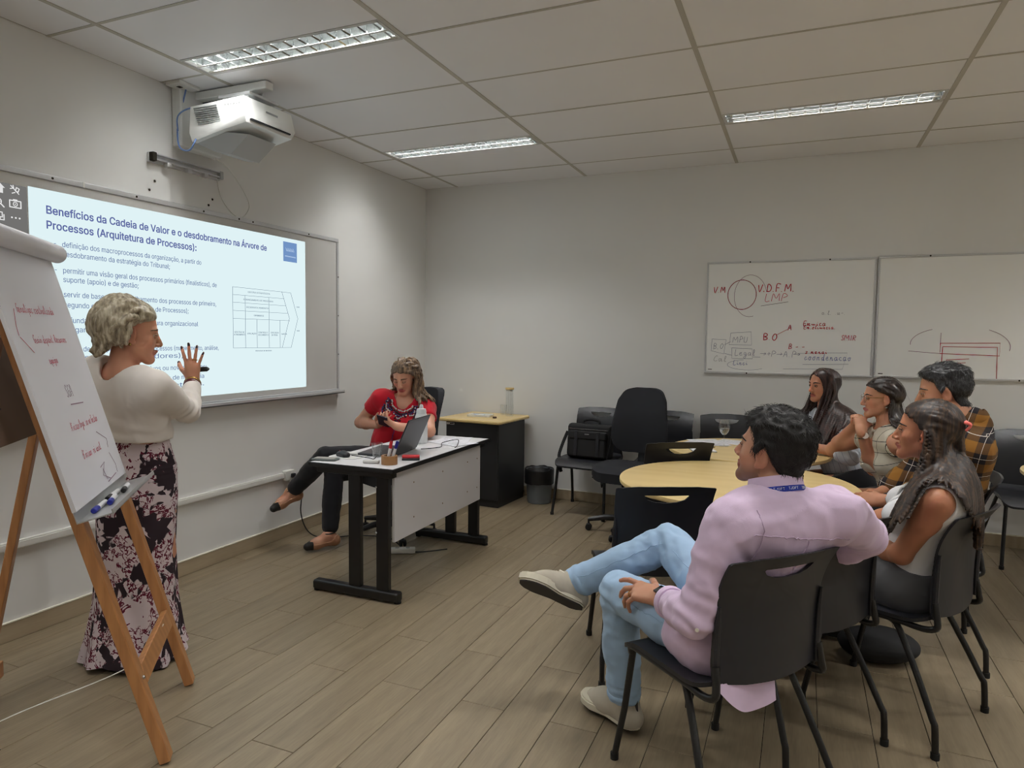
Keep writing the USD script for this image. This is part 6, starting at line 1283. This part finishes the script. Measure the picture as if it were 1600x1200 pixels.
solo('string', tube(smooth_path([A0 + eb * .42 + eu * .33 + eN * .014, A0 + eb * .2 + eu * .30 - eN * .06, A0 + eb * .05 - en * .45 + A([0, 0, .22]), A0 + eb * .03 - en * .70 + A([0, 0, .12])], 8), .0022, 6), M_wcable, 'thin white string tied across the easel legs', 'string', 60)

# desk top
DZ = .7425
def lap():
    t = thing('laptop', 'open dark laptop turned away on the training desk', 'laptop', (1.185, -2.26, DZ), math.radians(8))
    part(t, 'base', box(-.235, 0, -.165, .165, .002, .016, .004), mat('laptop_grey', (64, 66, 70), rough=.4, metal=.3)); part(t, 'keyboard', box(-.13, -.02, -.14, .14, .0161, .0175), M_black, smooth=False)
    lid = box(-.004, .004, -.165, .165, 0, .228, .003); part(t, 'lid', xf(lid, (.002, 0, .014), ry=.42), mat('laptop_lid', (50, 52, 56), rough=.35, metal=.4))
    part(t, 'screen', xf(box(-.0046, -.0041, -.155, .155, .012, .216), (.002, 0, .014), ry=.42), mat('screen_dark', (20, 22, 26), rough=.15), smooth=False)
    part(t, 'hinge', cat([cyl((0, q - .02, .013), (0, q + .02, .013), .006, n=10) for q in (-.1, .1)]), M_black)
lap()
t = thing('computer_mouse', 'black computer mouse at the near left corner of the desk', 'mouse', (.93, -2.53, DZ), 1.2)
part(t, 'shell', trimesh.convex.convex_hull(np.vstack([sphere((0, y, z), r, 2, (1, 1, .75)).vertices for y, z, r in ((-.03, .014, .026), (.0, .018, .027), (.03, .012, .024))]).clip([-9, -9, .0015], [9, 9, 9])), M_black, smooth=50); part(t, 'scroll_wheel', cyl((-.003, .034, .028), (.003, .034, .028), .007, n=14), mat('wheel_red', (120, 40, 44)))
t = thing('mouse_pad', 'white mouse pad under the black mouse', 'mouse pad', (.945, -2.50, DZ)); part(t, 'pad', pill(rrect(.20, .17, .05), .0025, .0006, 0), mat('pad_white', (214, 212, 210), rough=.6)); part(t, 'wrist_rest', pill(rrect(.10, .035, .016, -.01, .055), .012, .004, .0025), mat('pad_white', (214, 212, 210)))
t = thing('phone_case', 'flat greenish grey case lying at the desk corner', 'case', (.905, -2.655, DZ), .25); part(t, 'shell', pill(rrect(.145, .075, .012), .010, .002), mat('case_grey', (92, 98, 96), rough=.5)); part(t, 'insert', pill(rrect(.12, .055, .01), .003, .001, .0101), mat('case_light', (150, 146, 140), rough=.5))
M_clear = glass('clear_plastic')
t = thing('plastic_cup', 'clear plastic cup beside the laptop', 'cup', (1.115, -2.455, DZ)); part(t, 'wall', lathe([(0, .001), (.024, .001), (.033, .083), (.0345, .084), (.0345, .086), (.032, .086), (.0228, .003), (0, .003)], 28), M_clear, smooth=50)
t = thing('tape_roll', 'brown packing tape roll standing at the desk edge', 'tape', (1.295, -2.60, DZ)); part(t, 'tape', lathe([(.031, 0), (.045, 0), (.0455, .001), (.0455, .047), (.045, .048), (.031, .048), (.031, 0)], 36), mat('packing_tape', (158, 116, 74), rough=.3), smooth=40); part(t, 'core', lathe([(.0285, .0005), (.0308, .0005), (.0308, .0475), (.0285, .0475), (.0285, .0005)], 36), M_kraft_shade, smooth=40)
marker('red capped marker standing in the tape roll', (1.290, -2.614, DZ + .003), (.08, .22, .97), 'red'); marker('blue capped marker standing in the tape roll', (1.300, -2.594, DZ + .003), (.22, .20, .93), 'blue')
t = thing('board_eraser', 'red and black board eraser behind the tape roll', 'eraser', (1.335, -2.44, DZ), .5); part(t, 'felt', box(-.05, .05, -.022, .022, .0005, .012, .002), M_black); part(t, 'grip', box(-.05, .05, -.02, .02, .0121, .028, .005), M_cap['red'])
t = thing('white_eraser', 'small white eraser beside the brown tape roll', 'eraser', (1.19, -2.62, DZ), .3); part(t, 'block', box(-.045, .045, -.02, .02, .0005, .018, .006), mat('eraser_white', (206, 204, 200), rough=.6))
M_bot = mat('bottle_white', (228, 230, 232), rough=.35)
t = thing('squeeze_bottle', 'white plastic squeeze bottle standing behind the laptop', 'bottle', (1.06, -1.86, DZ)); part(t, 'body', lathe([(0, 0), (.038, 0), (.042, .004), (.042, .095), (.039, .108), (.042, .12), (.042, .175), (.035, .195), (.0, .195)], 32), M_bot, smooth=40); part(t, 'cap', lathe([(0, .1952), (.033, .1952), (.034, .212), (.029, .228), (.014, .232), (.011, .252), (.007, .257), (0, .257)], 28), M_bot, smooth=40)
for k in range(3): part(t, 'bottle_mark', xf(box(-.012, .012, -.0005, .0005, -.002, .002), (.004, -.0422, .04 + .02 * k)), mat('mark_grey', (176, 178, 184)), smooth=False)
def sheet(label, x, y, z, rz, w=.21, h=.297, lines=14, seed=1):
    t = thing('paper_sheet', label, 'paper', (x, y, z), rz); part(t, 'page', box(-w / 2, w / 2, -h / 2, h / 2, .0003, .0012), M_paper, smooth=False)
    r = np.random.default_rng(seed); part(t, 'printed_text', cat([box(-w * .4, -w * .4 + w * .8 * r.uniform(.6, 1), q, q + .0022, .0012, .0014) for q in np.linspace(-h * .4, h * .4, lines)]), mat('print_ink', (150, 152, 158)), smooth=False)
sheet('printed sheet lying at the far corner of the desk', 1.20, -1.66, DZ, .3); sheet('printed sheet overlapping another at the far desk edge', 1.24, -1.76, DZ + .0016, 1.2, seed=2)
solo('usb_cable', tube(smooth_path([(1.20, -2.1, DZ + .004), (1.27, -1.98, DZ + .004), (1.22, -1.86, DZ + .012), (1.30, -1.80, DZ + .03), (1.34, -1.88, DZ + .006), (1.36, -1.95, DZ + .004)], 8), .0025, 6), M_bcable, 'thin black cable curling on the desk near the white bottle', 'cable', 60)
solo('usb_cable', tube(smooth_path([(.96, -2.49, DZ + .006), (1.04, -2.50, DZ + .005), (1.10, -2.51, DZ + .004), (1.14, -2.52, DZ + .004), (1.06, -2.36, DZ + .004), (1.02, -2.22, DZ + .004)], 8), .0022, 6), M_bcable, 'thin black cable from the mouse across the desk', 'cable', 60)
t = thing('power_strip', 'white power strip on the floor under the desk', 'power strip', (.93, -1.95, 0), .5); part(t, 'strip_body', box(-.12, .12, -.025, .025, .001, .038, .008), M_conduit); part(t, 'sockets', cat([cyl((q, 0, .038), (q, 0, .0395), .014, n=14) for q in (-.07, 0, .07)]), mat('socket_grey', (170, 170, 168)))

# on the cabinet
CZ = .7507
t = thing('serving_tray', 'small white tray on the cabinet', 'tray', (.76, -.33, CZ), .1); part(t, 'dish', cat([pill(rrect(.21, .15, .02), .006, .002), prism(rrect(.21, .15, .02).difference(rrect(.19, .13, .015)), .012, .005)]), M_conduit)
for k, (x, y) in enumerate([(-.04, .0), (.0, .02), (.03, -.02), (-.01, -.03)]): solo('sachet', xf(box(-.022, .022, -.015, .015, .0, .008, .003), (.76 + x, -.33 + y, CZ + .0065), rz=.7 * k), [mat('sachet_blue', (176, 190, 216)), M_conduit][k % 2], ['small pale blue sachet at the left of the white tray', 'small white sachet at the back of the white tray', 'small pale blue sachet at the right of the white tray', 'small white sachet at the front of the white tray'][k], 'sachet')
t = thing('glass_bottle', 'tall clear glass bottle with a wooden lid on the cabinet', 'bottle', (.985, -.20, CZ)); part(t, 'wall', lathe([(0, .001), (.034, .001), (.036, .006), (.036, .20), (.034, .215), (.0345, .238), (.032, .238), (.031, .215), (.033, .2), (.033, .01), (0, .008)], 32), M_clear, smooth=40); part(t, 'lid', lathe([(0, .2385), (.038, .2385), (.039, .242), (.039, .252), (.037, .255), (0, .255)], 28), M_beech, smooth=40); part(t, 'lid_seal', lathe([(0, .225), (.030, .225), (.030, .238), (0, .238)], 24), M_conduit, smooth=40)
t = thing('drinking_glass', 'clear drinking glass beside the white tray', 'glass', (.90, -.14, CZ)); part(t, 'wall', lathe([(0, .001), (.028, .001), (.033, .095), (.031, .095), (.0265, .008), (0, .006)], 28), M_clear, smooth=40)
solo('bottle_cap', lathe([(0, CZ + .0005), (.018, CZ + .0005), (.018, CZ + .012), (.016, CZ + .014), (0, CZ + .014)], 20, (.94, -.42, 0)), M_kraft_shade if 0 else mat('cap_brown', (70, 50, 36), rough=.5), 'small dark brown cap lying on the cabinet top', 'cap')

# bin, briefcase, floor bag
t = thing('waste_bin', 'grey waste bin with a black liner beside the cabinet', 'bin', (1.275, -.19, 0)); M_bin = mat('bin_grey', (104, 110, 114), rough=.5)
part(t, 'bucket', lathe([(0, .002), (.10, .002), (.105, .01), (.122, .29), (.126, .295), (.118, .296), (.10, .02), (0, .02)], 40), M_bin, smooth=40)
ln = lathe([(.1285, .175), (.1295, .23), (.130, .285), (.128, .305), (.119, .302), (.112, .26), (.06, .2), (0, .19)], 64); vv = ln.vertices; rr = 1 + .03 * (meshkit.fbm(vv * A([40, 40, 14]), 3, 5) - .35); vv[:, :2] *= np.maximum(rr, 1.0 if 0 else .99)[:, None]; vv[:, 2] += .012 * (meshkit.noise(vv * 30, 6) - .5); ln.vertices = vv
part(t, 'liner', ln, mat('liner_black', (26, 26, 28), rough=.3, bump=(60, .4, .004)), smooth=True)
rzb = face((-.08, -1)) + .0
t = thing('briefcase', 'black laptop briefcase standing on the chair by the wall', 'briefcase', (1.775, -.365, .452), rzb); M_nylon = mat('black_nylon', (22, 22, 24), rough=.8, bump=(700, .3, .0008))
lean = lambda m: xf(m, (0, -.02, .004), rx=.10)
part(t, 'body', lean(box(-.195, .195, -.055, .055, 0, .285, .03)), M_nylon); part(t, 'front_pocket', lean(box(-.16, .16, .053, .085, .012, .19, .018)), M_nylon); part(t, 'pocket_flap', lean(box(-.165, .165, .05, .092, .155, .225, .014)), M_nylon)
part(t, 'handle', lean(tube(smooth_path([(-.07, .0, .285), (-.065, .0, .31), (0, .0, .322), (.065, .0, .31), (.07, .0, .285)], 6), .011, 8)), M_nylon, smooth=50)
for x in (-.095, .095): part(t, 'buckle_strap', lean(box(x - .014, x + .014, .086, .095, .02, .225, .003)), M_black)
part(t, 'zipper', lean(tube([(-.17, .0555, .24), (.17, .0555, .24)], .003, 6)), M_silver)
part(t, 'badge_plate', lean(box(-.02, .02, .0925, .0945, .195, .205)), M_silver)
part(t, 'shoulder_strap', cat([tube(smooth_path([(.19, 0, .22), (.225, .02, .12), (.245, .05, .02), (.21, .09, -.02), (.2, .12, -.08), (.185, .14, -.10)], 6), .014, 6, sx=.25), tube(smooth_path([(-.19, .0, .2), (-.205, .06, .12), (-.2, .14, .0), (-.195, .155, -.08), (-.185, .15, -.14), (-.175, .15, -.19), (-.165, .15, -.12)], 6), .014, 6, sx=.25)]), M_nylon, smooth=50)
t = thing('handbag', 'black soft bag on the floor behind the clip-haired woman\'s chair', 'bag', (3.74, -2.33, 0), .2); hb = sphere((0, 0, .073), 1, 3, (.175, .11, .075)); hv = hb.vertices; hv[:, 2] = np.maximum(hv[:, 2], .001); hv += .01 * (meshkit.fbm(hv * 12, 2, 4) - .5)[:, None]; hv[:, 2] = np.maximum(hv[:, 2], .001); hb.vertices = hv
part(t, 'body', hb, M_nylon, smooth=True); part(t, 'handle', tube(smooth_path([(-.07, 0, .16), (-.06, .01, .20), (0, .02, .215), (.06, .01, .20), (.07, 0, .16)], 6), .007, 6), M_nylon, smooth=50)

# on the back table
TZ = .7402
M_wine = glass('clear_glass')
t = thing('wine_glass', 'stemmed glass half full of water on the back table', 'wine glass', (2.915, -1.06, TZ)); part(t, 'foot', lathe([(0, .001), (.033, .001), (.033, .003), (.008, .006), (.004, .012), (0, .012)], 32), M_wine, smooth=50); part(t, 'stem', cyl((0, 0, .010), (0, 0, .075), .0038, n=12), M_wine, smooth=50); part(t, 'bowl', lathe([(0, .0752), (.012, .078), (.028, .098), (.036, .125), (.034, .160), (.031, .178), (.0298, .178), (.0328, .16), (.0346, .125), (.027, .1), (.011, .0805), (0, .0785)], 36), M_wine, smooth=50); part(t, 'water', lathe([(0, .079), (.011, .081), (.0265, .1005), (.0335, .122), (0, .122)], 28), glass('water_clear', (232, 240, 244)), smooth=30)
sheet('printed sheet beside the wine glass on the back table', 2.80, -.93, TZ, .5, seed=5); sheet('loose printed sheet behind the wine glass', 2.99, -.86, TZ + .0016, 1.3, seed=6); sheet('printed sheet near the left rim of the back table', 2.74, -1.06, TZ + .0032, -.3, seed=7)
t = thing('notepad', 'white notepad near the back table rim', 'notepad', (2.80, -1.28, TZ), .35); part(t, 'cover', box(-.075, .075, -.10, .10, .0005, .002), M_darkshoe, smooth=False); part(t, 'pages', box(-.073, .073, -.098, .098, .0021, .008), M_paper, smooth=False)
solo('ballpoint_pen', tube([(2.74, -1.25, TZ + .012), (2.86, -1.21, TZ + .012), (2.875, -1.205, TZ + .012)], [.0045, .0045, .0015], 10), M_black, 'black pen lying across the notepad', 'pen', 50)
# held by the presenter
o_ = A((.695, -3.373, 1.215)) + A([-.02, .02, 1]) * .060 + A([-.50, .86, 0]) * .033; ax_ = nrm([.86, .5, .06])
t = thing('presentation_remote', 'slim black remote held in the presenter\'s raised hand', 'remote control', o_); part(t, 'case', tube([o_ - ax_ * .062, o_ - ax_ * .055, o_ + ax_ * .055, o_ + ax_ * .062], [.008, .012, .012, .008], 10, sx=.8), M_black, world=True, smooth=50); part(t, 'tip', sphere(o_ + ax_ * .062, .006, 2), M_steel, world=True)
